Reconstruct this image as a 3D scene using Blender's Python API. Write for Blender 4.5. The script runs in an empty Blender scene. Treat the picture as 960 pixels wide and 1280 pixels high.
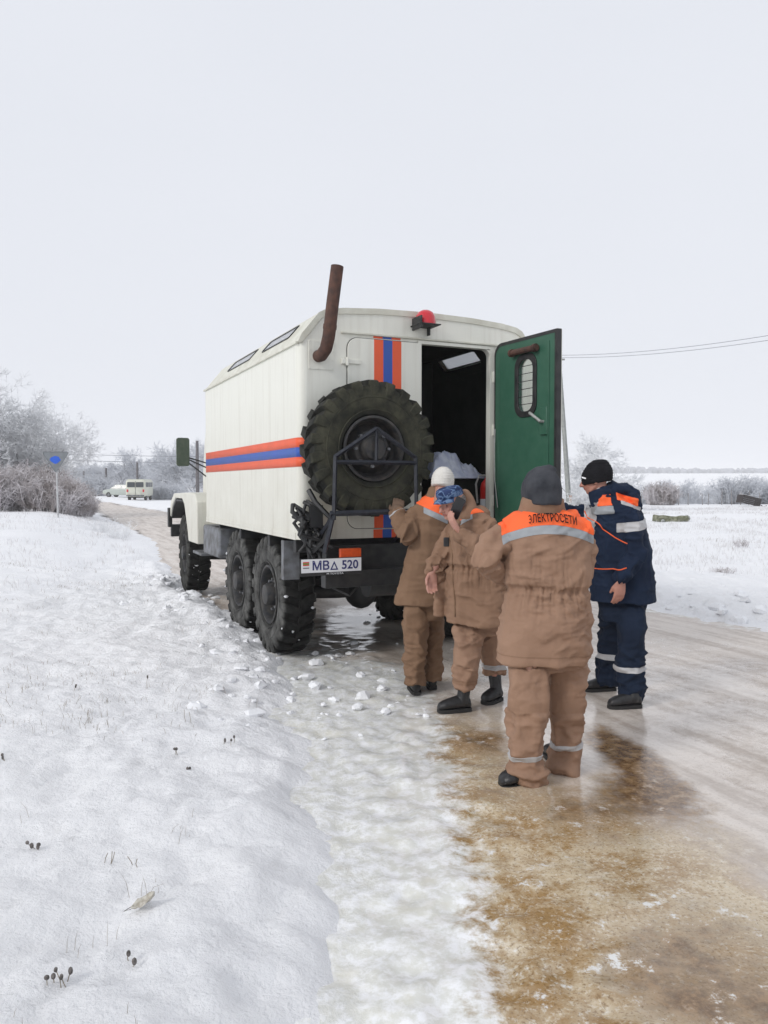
import bpy, math, random
import numpy as np
from mathutils import Vector, Matrix, geometry
from mathutils.bvhtree import BVHTree
R = math.radians
random.seed(5)
SC = bpy.context.scene
COL = SC.collection

# ------------------------------------------------------------------ camera, world, sun, exposure
FPX, CAMZ, PITCH = 980.0, 1.65, math.atan(35 / 980.0)
cam = bpy.data.cameras.new('camera')
cam.sensor_fit = 'VERTICAL'; cam.sensor_height = 36.0; cam.lens = 36.0 * FPX / 1280.0
cam.clip_start = 0.05; cam.clip_end = 6000
camo = bpy.data.objects.new('camera', cam); COL.objects.link(camo)
camo.location = (0, 0, CAMZ); camo.rotation_euler = (R(90) - PITCH, 0, 0)
SC.camera = camo

SUN_EL, SUN_AZ = R(32), R(232)
world = bpy.data.worlds.new('World'); SC.world = world; world.use_nodes = True
wn, wl = world.node_tree.nodes, world.node_tree.links
wn.clear()
wo = wn.new('ShaderNodeOutputWorld'); bg = wn.new('ShaderNodeBackground')
sky = wn.new('ShaderNodeTexSky'); sky.sky_type = 'NISHITA'; sky.sun_disc = False
sky.sun_elevation = SUN_EL; sky.sun_rotation = SUN_AZ; sky.air_density = 2; sky.dust_density = 5
hsv = wn.new('ShaderNodeHueSaturation'); hsv.inputs['Saturation'].default_value = 0.25
mixw = wn.new('ShaderNodeMixRGB'); mixw.inputs['Fac'].default_value = 0.93      # the closed cloud deck
tc = wn.new('ShaderNodeTexCoord'); nz = wn.new('ShaderNodeTexNoise'); nz.inputs['Scale'].default_value = 1.6
nz.inputs['Detail'].default_value = 3
rmp = wn.new('ShaderNodeValToRGB')
rmp.color_ramp.elements[0].position = 0.25; rmp.color_ramp.elements[0].color = (8.0, 8.3, 9.0, 1)
rmp.color_ramp.elements[1].position = 0.75; rmp.color_ramp.elements[1].color = (8.35, 8.62, 9.3, 1)
mp = wn.new('ShaderNodeMapping'); mp.inputs['Scale'].default_value = (1, 1, 2.5)
wl.new(tc.outputs['Generated'], mp.inputs[0]); wl.new(mp.outputs[0], nz.inputs[0]); wl.new(nz.outputs[0], rmp.inputs[0])
wl.new(sky.outputs[0], hsv.inputs['Color']); wl.new(hsv.outputs[0], mixw.inputs['Color1'])
wl.new(rmp.outputs[0], mixw.inputs['Color2']); wl.new(mixw.outputs[0], bg.inputs[0])
bg.inputs[1].default_value = 0.10; wl.new(bg.outputs[0], wo.inputs[0])
sl = bpy.data.lights.new('sun', 'SUN'); sl.energy = 1.45; sl.angle = R(14); sl.color = (1.0, 0.97, 0.93)
slo = bpy.data.objects.new('sun', sl); COL.objects.link(slo)
sd = Vector((math.sin(SUN_AZ) * math.cos(SUN_EL), math.cos(SUN_AZ) * math.cos(SUN_EL), math.sin(SUN_EL)))
slo.rotation_euler = sd.to_track_quat('Z', 'Y').to_euler()
SC.view_settings.view_transform = 'Standard'; SC.view_settings.look = 'None'
SC.view_settings.exposure = 0.0; SC.view_settings.gamma = 1.0
try:
    SC.cycles.volume_bounces = 2; SC.cycles.max_bounces = 6; SC.cycles.use_denoising = True
    SC.cycles.caustics_reflective = False; SC.cycles.caustics_refractive = False
except Exception:
    pass

def at(px, py, Y):
    """the point at depth Y (metres along the ground) where the photograph shows pixel px, py"""
    x = (px - 480) / FPX; z = -(py - 640) / FPX
    c, s = math.cos(PITCH), math.sin(PITCH)
    ry = c + z * s; rz = -s + z * c
    return Vector((x * Y / ry, Y, CAMZ + rz * Y / ry))
def gnd(px, py, z=0.0):
    x = (px - 480) / FPX; zz = -(py - 640) / FPX
    c, s = math.cos(PITCH), math.sin(PITCH)
    k = (z - CAMZ) / (-s + zz * c)
    return x * k, (c + zz * s) * k

# ------------------------------------------------------------------ numpy noise
_rs = np.random.RandomState(11)
PERM = _rs.permutation(4096); VAL = _rs.rand(4096)
def vnoise(x, y, z=0.0):
    x = np.asarray(x, float); y = np.asarray(y, float) + 0 * x; z = np.asarray(z, float) + 0 * x
    xi, yi, zi = np.floor(x).astype(int), np.floor(y).astype(int), np.floor(z).astype(int)
    fx, fy, fz = x - xi, y - yi, z - zi
    fx, fy, fz = fx * fx * (3 - 2 * fx), fy * fy * (3 - 2 * fy), fz * fz * (3 - 2 * fz)
    def h(a, b, c):
        return VAL[PERM[(a + PERM[(b + PERM[c & 4095]) & 4095]) & 4095]]
    r = 0
    for dz in (0, 1):
        wz = fz if dz else 1 - fz
        for dy in (0, 1):
            wy = fy if dy else 1 - fy
            r = r + wz * wy * (h(xi, yi + dy, zi + dz) * (1 - fx) + h(xi + 1, yi + dy, zi + dz) * fx)
    return r
def fbm(x, y, z=0.0, o=4):
    a, s, r = 1.0, 0.0, 0.0
    x = np.asarray(x, float); y = np.asarray(y, float); z = np.asarray(z, float)
    for i in range(o):
        r = r + a * vnoise(x + 17.3 * i, y - 9.1 * i, z + 5.7 * i); s += a; a *= 0.5; x = x * 2.03; y = y * 2.03; z = z * 2.03
    return r / s
def sstep(a, b, v):
    t = np.clip((np.asarray(v, float) - a) / (b - a), 0, 1); return t * t * (3 - 2 * t)

# ------------------------------------------------------------------ mesh helpers
def new_mesh(name, V, F, mat=None, smooth=0.6, uv=None):
    me = bpy.data.meshes.new(name)
    if isinstance(F, np.ndarray):
        n, k = F.shape
        me.vertices.add(len(V)); me.vertices.foreach_set('co', np.asarray(V, np.float32).ravel())
        me.loops.add(n * k); me.loops.foreach_set('vertex_index', F.astype(np.int32).ravel())
        me.polygons.add(n); me.polygons.foreach_set('loop_start', np.arange(0, n * k, k, dtype=np.int32))
        me.update(calc_edges=True)
    else:
        me.from_pydata([tuple(v) for v in V], [], [tuple(f) for f in F]); me.update()
    if smooth:
        me.polygons.foreach_set('use_smooth', [True] * len(me.polygons))
        if smooth < 3: me.set_sharp_from_angle(angle=smooth)
    if mat: me.materials.append(mat)
    return me
def link(name, me, parent=None):
    o = bpy.data.objects.new(name, me); COL.objects.link(o)
    if parent is not None: o.parent = parent
    return o
def tag(o, label=None, cat=None, group=None, kind=None):
    if label: o['label'] = label
    if cat: o['category'] = cat
    if group: o['group'] = group
    if kind: o['kind'] = kind
    return o
def empty(name, loc=(0, 0, 0), rz=0.0):
    o = bpy.data.objects.new(name, None); COL.objects.link(o)
    o.location = loc; o.rotation_euler = (0, 0, rz); o.empty_display_size = 0.2
    return o
def copy_tree(o, parent=None):
    c = o.copy(); COL.objects.link(c); c.parent = parent
    for ch in list(o.children): copy_tree(ch, c)
    return c

class MB:
    def __init__(s): s.v = []; s.f = []
    def add(s, V, F):
        b = len(s.v); s.v += [tuple(p) for p in V]; s.f += [tuple(i + b for i in f) for f in F]; return s
    def box(s, x0, x1, y0, y1, z0, z1, M=None):
        V = [Vector((x, y, z)) for z in (z0, z1) for y in (y0, y1) for x in (x0, x1)]
        if M is not None: V = [M @ v for v in V]
        return s.add(V, [(0, 2, 3, 1), (4, 5, 7, 6), (0, 1, 5, 4), (2, 6, 7, 3), (0, 4, 6, 2), (1, 3, 7, 5)])
    def loft(s, rings, cap=True, closed=False):
        n = len(rings[0]); V = [p for r in rings for p in r]; F = []
        m = len(rings)
        for i in range(m if closed else m - 1):
            j2 = (i + 1) % m
            for k in range(n):
                k2 = (k + 1) % n
                F.append((i * n + k, i * n + k2, j2 * n + k2, j2 * n + k))
        if cap and not closed:
            V = V + [sum((Vector(p) for p in rings[0]), Vector()) / n, sum((Vector(p) for p in rings[-1]), Vector()) / n]
            a, b = len(V) - 2, len(V) - 1
            for k in range(n):
                k2 = (k + 1) % n
                F.append((a, k2, k)); F.append((b, (m - 1) * n + k, (m - 1) * n + k2))
        return s.add(V, F)
    def tube(s, pts, r, n=8, cap=True, ref=None, dome=False):
        pts = [Vector(p) for p in pts]
        rr = r if isinstance(r, (list, tuple)) else [r] * len(pts)
        rr = [(q, q) if not isinstance(q, (tuple, list)) else q for q in rr]
        if dome:
            d0 = (pts[0] - pts[1]).normalized(); d1 = (pts[-1] - pts[-2]).normalized()
            a0, a1 = min(rr[0]), min(rr[-1])
            pre = [(pts[0] + d0 * a0 * math.sin(t), tuple(q * math.cos(t) + 1e-4 for q in rr[0])) for t in (1.4, 0.9, 0.45)]
            post = [(pts[-1] + d1 * a1 * math.sin(t), tuple(q * math.cos(t) + 1e-4 for q in rr[-1])) for t in (0.45, 0.9, 1.4)]
            pts = [p for p, _ in pre] + pts + [p for p, _ in post]
            rr = [q for _, q in pre] + rr + [q for _, q in post]
        rings = []; ref = Vector(ref) if ref is not None else None; side = None
        for i, p in enumerate(pts):
            t = (pts[min(i + 1, len(pts) - 1)] - pts[max(i - 1, 0)])
            if t.length < 1e-9: t = Vector((0, 0, 1))
            t.normalize()
            if side is None:
                rf = ref if ref is not None and abs(ref.normalized().dot(t)) < 0.98 else (Vector((0, 0, 1)) if abs(t.z) < 0.9 else Vector((0, 1, 0)))
                side = rf.cross(t).normalized()
            else:
                side = (side - t * side.dot(t))
                side = side.normalized() if side.length > 1e-6 else t.orthogonal().normalized()
            up = t.cross(side)
            a, b = rr[i]
            rings.append([p + side * (a * math.cos(q)) + up * (b * math.sin(q)) for q in [2 * math.pi * k / n for k in range(n)]])
        return s.loft(rings, cap)
    def ell(s, c, rx, ry, rz, M=None, n=14, m=9):
        c = Vector(c); rings = []
        for i in range(m):
            th = math.pi * (i + 0.5) / m - math.pi / 2
            rg = []
            for k in range(n):
                a = 2 * math.pi * k / n
                p = Vector((rx * math.cos(th) * math.cos(a), ry * math.cos(th) * math.sin(a), rz * math.sin(th)))
                rg.append(c + (M @ p if M is not None else p))
            rings.append(rg)
        return s.loft(rings)
    def lathe(s, prof, c, axis='x', n=32, cap=False):
        """prof: (radius, along) pairs round axis through c"""
        c = Vector(c); rings = []
        for r, a in prof:
            rg = []
            for k in range(n):
                q = 2 * math.pi * k / n; u, v = r * math.cos(q), r * math.sin(q)
                rg.append(c + (Vector((a, u, v)) if axis == 'x' else Vector((u, a, v)) if axis == 'y' else Vector((u, v, a))))
            rings.append(rg)
        return s.loft(rings, cap)
    def prism(s, outer, holes, f0, f1):
        """flat plate with holes; f0, f1 map a 2-D point to the two faces"""
        loops = [outer] + list(holes)
        tri = geometry.tessellate_polygon([[Vector((p[0], p[1], 0)) for p in l] for l in loops])
        flat = [p for l in loops for p in l]; n = len(flat)
        V = [f0(p) for p in flat] + [f1(p) for p in flat]
        F = [tuple(t) for t in tri] + [tuple(i + n for i in reversed(t)) for t in tri]
        b = 0
        for l in loops:
            for k in range(len(l)):
                k2 = (k + 1) % len(l)
                F.append((b + k, b + k2, b + k2 + n, b + k + n))
            b += len(l)
        return s.add(V, F)
    def build(s, name, mat, parent=None, smooth=0.6, bevel=0.0, mesh_only=False, seg=2):
        me = new_mesh(name, s.v, s.f, mat, 0)
        import bmesh
        bm = bmesh.new(); bm.from_mesh(me); bmesh.ops.recalc_face_normals(bm, faces=bm.faces[:]); bm.to_mesh(me); bm.free()
        if smooth:
            me.polygons.foreach_set('use_smooth', [True] * len(me.polygons)); me.set_sharp_from_angle(angle=smooth)
        if mesh_only: return me
        o = link(name, me, parent)
        if bevel:
            b = o.modifiers.new('edge', 'BEVEL'); b.width = bevel; b.segments = seg; b.limit_method = 'ANGLE'; b.angle_limit = 0.6; b.harden_normals = False
        return o

def rrect(x0, x1, z0, z1, r=0.05, n=5, corners=(1, 1, 1, 1)):
    """rounded rectangle, corners bottom-left, bottom-right, top-right, top-left"""
    out = []
    for i, (cx, cz, a0) in enumerate(((x0 + r, z0 + r, math.pi), (x1 - r, z0 + r, 1.5 * math.pi), (x1 - r, z1 - r, 0), (x0 + r, z1 - r, 0.5 * math.pi))):
        if corners[i]:
            for k in range(n + 1):
                a = a0 + 0.5 * math.pi * k / n
                out.append((cx + r * math.cos(a), cz + r * math.sin(a)))
        else:
            out.append(((x0, x1, x1, x0)[i], (z0, z0, z1, z1)[i]))
    return out

def segs_mesh(name, P0, P1, R0, R1, mat, sides=3):
    """many thin tapered twigs in one mesh"""
    P0, P1 = np.asarray(P0, float), np.asarray(P1, float); R0, R1 = np.asarray(R0, float), np.asarray(R1, float)
    d = P1 - P0; L = np.linalg.norm(d, axis=1, keepdims=True); d = d / np.maximum(L, 1e-6)
    ref = np.where(np.abs(d[:, 2:3]) < 0.9, np.array([[0, 0, 1.0]]), np.array([[1.0, 0, 0]]))
    s = np.cross(d, ref); s /= np.linalg.norm(s, axis=1, keepdims=True); u = np.cross(d, s)
    V = []
    for P, Rr in ((P0, R0), (P1, R1)):
        for k in range(sides):
            a = 2 * math.pi * k / sides
            V.append(P + (s * math.cos(a) + u * math.sin(a)) * Rr[:, None])
    V = np.stack(V, 1); n = len(P0); base = (np.arange(n) * 2 * sides)[:, None]
    F = []
    for k in range(sides):
        k2 = (k + 1) % sides
        F.append(base + np.array([[k, k2, sides + k2, sides + k]]))
    F = np.concatenate(F, 0)
    return new_mesh(name, V.reshape(-1, 3), F, mat, 3.2)

# ------------------------------------------------------------------ materials
def pmat(name, c1, c2=None, rough=0.6, metal=0.0, nscale=6.0, ndet=5, contrast=(0.35, 0.65), bump=None, spec=None, trans=0.0, coat=0.0, stretch=None, emit=None):
    m = bpy.data.materials.new(name); m.use_nodes = True
    nt = m.node_tree; N, L = nt.nodes, nt.links; b = N['Principled BSDF']
    b.inputs['Roughness'].default_value = rough; b.inputs['Metallic'].default_value = metal
    if spec is not None: b.inputs['Specular IOR Level'].default_value = spec
    if trans: b.inputs['Transmission Weight'].default_value = trans
    if coat: b.inputs['Coat Weight'].default_value = coat
    tc = N.new('ShaderNodeTexCoord'); mp = N.new('ShaderNodeMapping'); L.new(tc.outputs['Object'], mp.inputs[0])
    if stretch: mp.inputs['Scale'].default_value = stretch
    if c2 is not None:
        n = N.new('ShaderNodeTexNoise'); n.inputs['Scale'].default_value = nscale; n.inputs['Detail'].default_value = ndet
        L.new(mp.outputs[0], n.inputs[0])
        r = N.new('ShaderNodeValToRGB'); e = r.color_ramp.elements
        e[0].position, e[1].position = contrast; e[0].color = (*c1, 1); e[1].color = (*c2, 1)
        L.new(n.outputs[0], r.inputs[0]); L.new(r.outputs[0], b.inputs['Base Color'])
    else:
        b.inputs['Base Color'].default_value = (*c1, 1)
    if bump:
        n2 = N.new('ShaderNodeTexNoise'); n2.inputs['Scale'].default_value = bump[0]; n2.inputs['Detail'].default_value = 4
        L.new(mp.outputs[0], n2.inputs[0])
        bp = N.new('ShaderNodeBump'); bp.inputs['Strength'].default_value = bump[1]; bp.inputs['Distance'].default_value = bump[2] if len(bump) > 2 else 0.01
        L.new(n2.outputs[0], bp.inputs['Height']); L.new(bp.outputs[0], b.inputs['Normal'])
    if emit:
        b.inputs['Emission Color'].default_value = (*emit[0], 1); b.inputs['Emission Strength'].default_value = emit[1]
    return m

def paint_mat(name, base, dirt, zlo, zhi, streak=0.25):
    """weathered coach paint: road dirt that thins out upward, faint vertical runs, fine orange-peel"""
    m = bpy.data.materials.new(name); m.use_nodes = True
    N, L = m.node_tree.nodes, m.node_tree.links; b = N['Principled BSDF']
    tc = N.new('ShaderNodeTexCoord'); sep = N.new('ShaderNodeSeparateXYZ'); L.new(tc.outputs['Object'], sep.inputs[0])
    mr = N.new('ShaderNodeMapRange'); mr.inputs['From Min'].default_value = zlo; mr.inputs['From Max'].default_value = zhi
    mr.inputs['To Min'].default_value = 0.62; mr.inputs['To Max'].default_value = 0.0
    L.new(sep.outputs['Z'], mr.inputs['Value'])
    mp = N.new('ShaderNodeMapping'); mp.inputs['Scale'].default_value = (14, 14, 0.7); L.new(tc.outputs['Object'], mp.inputs[0])
    n1 = N.new('ShaderNodeTexNoise'); n1.inputs['Scale'].default_value = 1.5; n1.inputs['Detail'].default_value = 6; L.new(mp.outputs[0], n1.inputs[0])
    n2 = N.new('ShaderNodeTexNoise'); n2.inputs['Scale'].default_value = 3.2; n2.inputs['Detail'].default_value = 8; n2.inputs['Roughness'].default_value = 0.7
    L.new(tc.outputs['Object'], n2.inputs[0])
    mul = N.new('ShaderNodeMath'); mul.operation = 'MULTIPLY'; L.new(mr.outputs[0], mul.inputs[0]); L.new(n2.outputs[0], mul.inputs[1])
    st = N.new('ShaderNodeMapRange'); st.inputs['From Min'].default_value = 0.5; st.inputs['From Max'].default_value = 0.8; st.inputs['To Max'].default_value = streak
    L.new(n1.outputs[0], st.inputs['Value'])
    add = N.new('ShaderNodeMath'); add.operation = 'ADD'; add.use_clamp = True; L.new(mul.outputs[0], add.inputs[0]); L.new(st.outputs[0], add.inputs[1])
    mix = N.new('ShaderNodeMixRGB'); mix.inputs['Color1'].default_value = (*base, 1); mix.inputs['Color2'].default_value = (*dirt, 1)
    L.new(add.outputs[0], mix.inputs['Fac']); L.new(mix.outputs[0], b.inputs['Base Color'])
    rr = N.new('ShaderNodeMapRange'); rr.inputs['To Min'].default_value = 0.38; rr.inputs['To Max'].default_value = 0.8
    L.new(add.outputs[0], rr.inputs['Value']); L.new(rr.outputs[0], b.inputs['Roughness'])
    mp3 = N.new('ShaderNodeMapping'); mp3.inputs['Scale'].default_value = (5, 5, 0.8); L.new(tc.outputs['Object'], mp3.inputs[0])
    n3 = N.new('ShaderNodeTexNoise'); n3.inputs['Scale'].default_value = 2.0; n3.inputs['Detail'].default_value = 3; L.new(mp3.outputs[0], n3.inputs[0])
    bp = N.new('ShaderNodeBump'); bp.inputs['Strength'].default_value = 0.35; bp.inputs['Distance'].default_value = 0.012
    L.new(n3.outputs[0], bp.inputs['Height']); L.new(bp.outputs[0], b.inputs['Normal'])
    return m

M = {}
M['cream'] = paint_mat('cream_paint', (0.74, 0.74, 0.67), (0.33, 0.29, 0.22), 1.0, 2.5, 0.2)
M['roof'] = pmat('roof_paint', (0.66, 0.66, 0.58), (0.54, 0.53, 0.45), 0.55, nscale=7, bump=(20, .2, .004))
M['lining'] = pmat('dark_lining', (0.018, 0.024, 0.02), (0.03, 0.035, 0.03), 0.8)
M['green'] = pmat('green_door_paint', (0.026, 0.100, 0.062), (0.045, 0.128, 0.085), 0.45, nscale=9, contrast=(.3, .8), bump=(30, .25, .003))
M['rust'] = pmat('rusty_iron', (0.05, 0.028, 0.022), (0.105, 0.05, 0.035), 0.85, nscale=14, bump=(60, .5, .004))
M['black'] = pmat('black_steel', (0.012, 0.013, 0.015), (0.03, 0.03, 0.03), 0.55, nscale=12, bump=(40, .3, .003))
M['frameblue'] = pmat('navy_black_paint', (0.007, 0.009, 0.017), (0.02, 0.023, 0.032), 0.5, nscale=20)
M['rubber'] = pmat('tyre_rubber', (0.022, 0.022, 0.02), (0.052, 0.05, 0.043), 0.85, nscale=9, bump=(70, .5, .004))
M['mossrubber'] = pmat('weathered_rubber', (0.036, 0.036, 0.029), (0.088, 0.085, 0.052), 0.9, nscale=8, contrast=(.4, .68), bump=(60, .6, .005))
M['frostrubber'] = pmat('frosted_rubber', (0.03, 0.03, 0.029), (0.14, 0.14, 0.135), 0.8, nscale=7, bump=(70, .5, .004))
def tyre_mat(name, tread, tread2, wall, wall2, w=.15):
    m = pmat(name, tread, tread2, .85, nscale=14, bump=(70, .5, .004), spec=.2); N, L = m.node_tree.nodes, m.node_tree.links; b = N['Principled BSDF']
    old = b.inputs['Base Color'].links[0].from_socket; tc = N.new('ShaderNodeTexCoord'); sp_ = N.new('ShaderNodeSeparateXYZ'); L.new(tc.outputs['Object'], sp_.inputs[0])
    ab = N.new('ShaderNodeMath'); ab.operation = 'ABSOLUTE'; L.new(sp_.outputs['X'], ab.inputs[0])
    mr = N.new('ShaderNodeMapRange'); mr.inputs['From Min'].default_value = w - .018; mr.inputs['From Max'].default_value = w; L.new(ab.outputs[0], mr.inputs['Value'])
    n = N.new('ShaderNodeTexNoise'); n.inputs['Scale'].default_value = 6; n.inputs['Detail'].default_value = 8; n.inputs['Roughness'].default_value = .7; L.new(tc.outputs['Object'], n.inputs[0])
    r_ = N.new('ShaderNodeValToRGB'); r_.color_ramp.elements[0].position = .38; r_.color_ramp.elements[0].color = (*wall, 1); r_.color_ramp.elements[1].position = .64; r_.color_ramp.elements[1].color = (*wall2, 1); L.new(n.outputs[0], r_.inputs[0])
    mx = N.new('ShaderNodeMixRGB'); L.new(mr.outputs[0], mx.inputs['Fac']); L.new(old, mx.inputs['Color1']); L.new(r_.outputs[0], mx.inputs['Color2']); L.new(mx.outputs[0], b.inputs['Base Color']); return m
M['rubber'] = tyre_mat('tyre_rubber', (.010, .010, .010), (.024, .024, .022), (.022, .022, .02), (.06, .06, .055))
M['frostrubber'] = tyre_mat('frosted_rubber', (.010, .010, .010), (.026, .026, .025), (.03, .03, .029), (.125, .125, .12))
M['mossrubber'] = tyre_mat('weathered_rubber', (.015, .016, .014), (.034, .034, .029), (.024, .025, .020), (.062, .061, .042), .145)
M['rim'] = pmat('rim_paint', (0.016, 0.018, 0.022), (0.05, 0.045, 0.04), 0.55, nscale=16, bump=(40, .3, .004))
M['orange'] = pmat('orange_stripe', (0.80, 0.105, 0.03), (0.72, 0.10, 0.032), 0.5, nscale=5)
M['blue'] = pmat('blue_stripe', (0.022, 0.085, 0.42), (0.028, 0.095, 0.36), 0.5, nscale=5)
M['lens_red'] = pmat('red_lens', (0.55, 0.008, 0.02), None, 0.2, coat=0.5)
M['lens_orange'] = pmat('orange_lens', (0.72, 0.10, 0.02), (0.6, 0.08, 0.02), 0.3, nscale=30)
M['glass'] = pmat('window_glass', (0.9, 0.95, 0.93), None, 0.05, trans=1.0)
M['skypane'] = pmat('sky_whitened_glass', (.92, .94, .96), None, .2, trans=.7)  # white body colour stands in for sky reflected by clear panes
M['glassdark'] = pmat('dark_window', (0.05, 0.06, 0.065), None, 0.12, spec=0.4)
M['white'] = pmat('plate_white', (0.75, 0.76, 0.78), None, 0.45)
M['plateblue'] = pmat('plate_navy', (0.025, 0.03, 0.14), None, 0.5)
M['platered'] = pmat('plate_flag_red', (0.6, 0.04, 0.02), None, 0.5)
M['plategreen'] = pmat('plate_flag_green', (0.05, 0.28, 0.08), None, 0.5)
M['grey'] = pmat('grey_dirty_metal', (0.2, 0.21, 0.23), (0.09, 0.09, 0.09), 0.65, nscale=9, bump=(20, .3, .004))
M['aluminium'] = pmat('bare_metal', (0.42, 0.43, 0.42), (0.3, 0.3, 0.28), 0.5, metal=0.3, nscale=20)
M['cloth'] = pmat('pale_blue_cloth', (0.7, 0.74, 0.86), (0.48, 0.53, 0.70), 0.9, nscale=12, bump=(16, .8, .02))
M['snow'] = pmat('snow_crust', (0.87, 0.88, 0.90), (0.80, 0.81, 0.83), 0.65, nscale=12, bump=(60, .5, .006))
M['conc'] = pmat('weathered_concrete', (0.33, 0.34, 0.32), (0.24, 0.25, 0.24), 0.9, nscale=6, bump=(30, .4, .01))
M['darkwood'] = pmat('dark_wet_wood', (0.02, 0.016, 0.016), (0.05, 0.04, 0.04), 0.9, nscale=10)
M['wood'] = pmat('weathered_wood', (0.17, 0.155, 0.15), (0.28, 0.26, 0.26), 0.9, nscale=10)
M['polewood'] = pmat('pole_wood', (0.10, 0.095, 0.1), (0.16, 0.15, 0.155), 0.9, nscale=10)
M['wire'] = pmat('wire', (0.32, 0.33, 0.36), None, 0.6)
M['signback'] = pmat('sign_back_metal', (0.19, 0.205, 0.22), (0.15, 0.165, 0.175), 0.5, nscale=5)
M['signblue'] = pmat('sign_blue', (0.006, 0.09, 0.55), None, 0.5)
M['post'] = pmat('sign_post_paint', (0.5, 0.51, 0.52), (0.38, 0.38, 0.38), 0.6, nscale=8)
M['moss'] = pmat('mossy_stone', (0.085, 0.095, 0.05), (0.26, 0.26, 0.19), 0.95, nscale=9, bump=(14, .7, .03))

# ------------------------------------------------------------------ ground and road
LY = np.array([-5, 0, 2.34, 3.6, 5.43, 6.6, 7.4, 8.2, 9.0, 11.8, 16, 22.4, 33, 49, 85, 130, 200, 400.])
LX = np.array([.2, 0.02, -0.12, -.22, -.47, -.70, -.93, -1.22, -1.60, -2.88, -4.4, -6.5, -11, -18.6, -36, -70, -150, -420.])
RY = np.array([-5, 0, 4.5, 8.69, 10.25, 14.5, 23, 34, 45, 85, 130, 200, 400.])
RX = np.array([11, 8.4, 6.2, 4.28, 3.47, 1.6, -1.9, -7, -12, -31, -62, -140, -405.])
def edge_t(x, y):
    """signed distance outside the road (left, right)"""
    w = (fbm(x * 1.3, y * 1.3, 3) - .5) * (.12 + .18 * sstep(4, 9, y)) + (fbm(x * 5, y * 5, 8) - .5) * .12
    return (np.interp(y, LY, LX) - x) * .92 + w, (x - np.interp(y, RY, RX)) * .9 + w * 1.6
def ground_z(x, y):
    tl, tr = edge_t(x, y); t = np.maximum(tl, tr)
    d = np.hypot(x, y)
    z = -0.07 + sstep(-.16, .16, t) * .07
    left = tl > tr
    near = 1 - sstep(20, 50, d)
    zl = sstep(-.02, .5, tl) * (.088 + .0 * y) + sstep(.4, 3.0, tl) * .03
    zl = zl + .10 * np.exp(-((tl - .32) / .34) ** 2) * sstep(7.2, 8.4, y) * (1 - sstep(13, 17, y))
    zr = sstep(-.02, .7, tr) * .17 * (1 + .5 * (fbm(x * .8, y * .8, 1) - .5)) * (1 - .45 * sstep(1.5, 4, tr)) + .02
    z = z + np.where(left, zl, zr)
    # the low rise that carries the road sign
    z = z + np.where(left, .50 * sstep(9, 23, y) * sstep(.3, 3.2, tl) * (1 - .6 * sstep(28, 60, y)), 0)
    out = sstep(-.05, .25, t)
    l3 = fbm(x * 11, y * 11, 3, 3) - .5
    l1 = fbm(x * 1.1, y * 1.1, 0, 3) - .5
    l2 = fbm(x * 3.6, y * 3.6, 5, 3) - .5
    b = np.abs(fbm(x * 2.6, y * 2.6, 9, 4) - .5) * 2
    edge = np.exp(-np.maximum(t, 0) / .9)
    z = z + out * near * (l1 * .12 + l2 * .055 + (.25 - b) * .075 * (.4 + .8 * edge) + l3 * .03 - (np.maximum(0, .22 - np.abs(fbm(x * 5.5, y * 5.5, 21, 3) - .5) * 3)) * .09 * sstep(.02, .2, t) + (fbm(x * 22, y * 22, 5, 2) - .5) * .012)
    ch = np.floor(fbm(x * 4.5, y * 4.5, 12, 3) * 9) / 9 - .5        # broken crust beside the wheels
    z = z + out * near * edge * ch * .15 * sstep(4, 7, y) * (1 - sstep(14, 20, y))
    z = z + sstep(20, 60, d) * (fbm(x * .05, y * .05, 2, 3) - .5) * .35 * out * (1 - sstep(200, 400, d))
    # behind the field the land dips, then climbs to the long white hill
    dip = sstep(-4, 10, x - .02 * y) * sstep(60, 95, y) * (1 - sstep(170, 330, y))
    z = z - 2.6 * dip
    z = z + 12.6 * sstep(330, 900, y) + 3 * (fbm(x * .002, y * .002, 4, 2) - .5) * sstep(500, 900, y)
    return z
def road_z(x, y):
    tl, tr = edge_t(x, y)
    near = 1 - sstep(10, 25, np.hypot(x, y))
    white = 1 - sstep(.5, 1.3, -tl)
    z = (fbm(x * 3, y * 3, 7, 4) - .5) * .016 * near
    z = z + white * near * ((fbm(x * 10, y * 10, 2, 4) - .5) * .06 + (np.abs(fbm(x * 5, y * 5, 6, 3) - .5)) * -.03 - .002)
    return z
def axis(lo, hi, a, b, step, grow=1.05):
    """fine between a and b, ever coarser towards lo and hi"""
    mid = list(np.arange(a, b, step)); s = step; q = mid[-1]; up = []
    while q < hi: s *= grow; q += s; up.append(q)
    s = step; q = a; dn = []
    while q > lo: s *= grow; q -= s; dn.append(q)
    return np.array(dn[::-1] + mid + up)
def grid(xs, ys, zf, keep=None):
    X, Y = np.meshgrid(xs, ys); x, y = X.ravel(), Y.ravel(); z = zf(x, y)
    nx, ny = len(xs), len(ys)
    i = (np.arange(ny - 1)[:, None] * nx + np.arange(nx - 1)[None, :]).ravel()
    F = np.stack([i, i + 1, i + nx + 1, i + nx], 1)
    V = np.stack([x, y, z], 1)
    if keep is not None:
        k = keep(x, y); F = F[k[F].all(1)]
        used = np.unique(F); mp = -np.ones(len(V), int); mp[used] = np.arange(len(used)); V = V[used]; F = mp[F]
    return V, F

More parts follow.
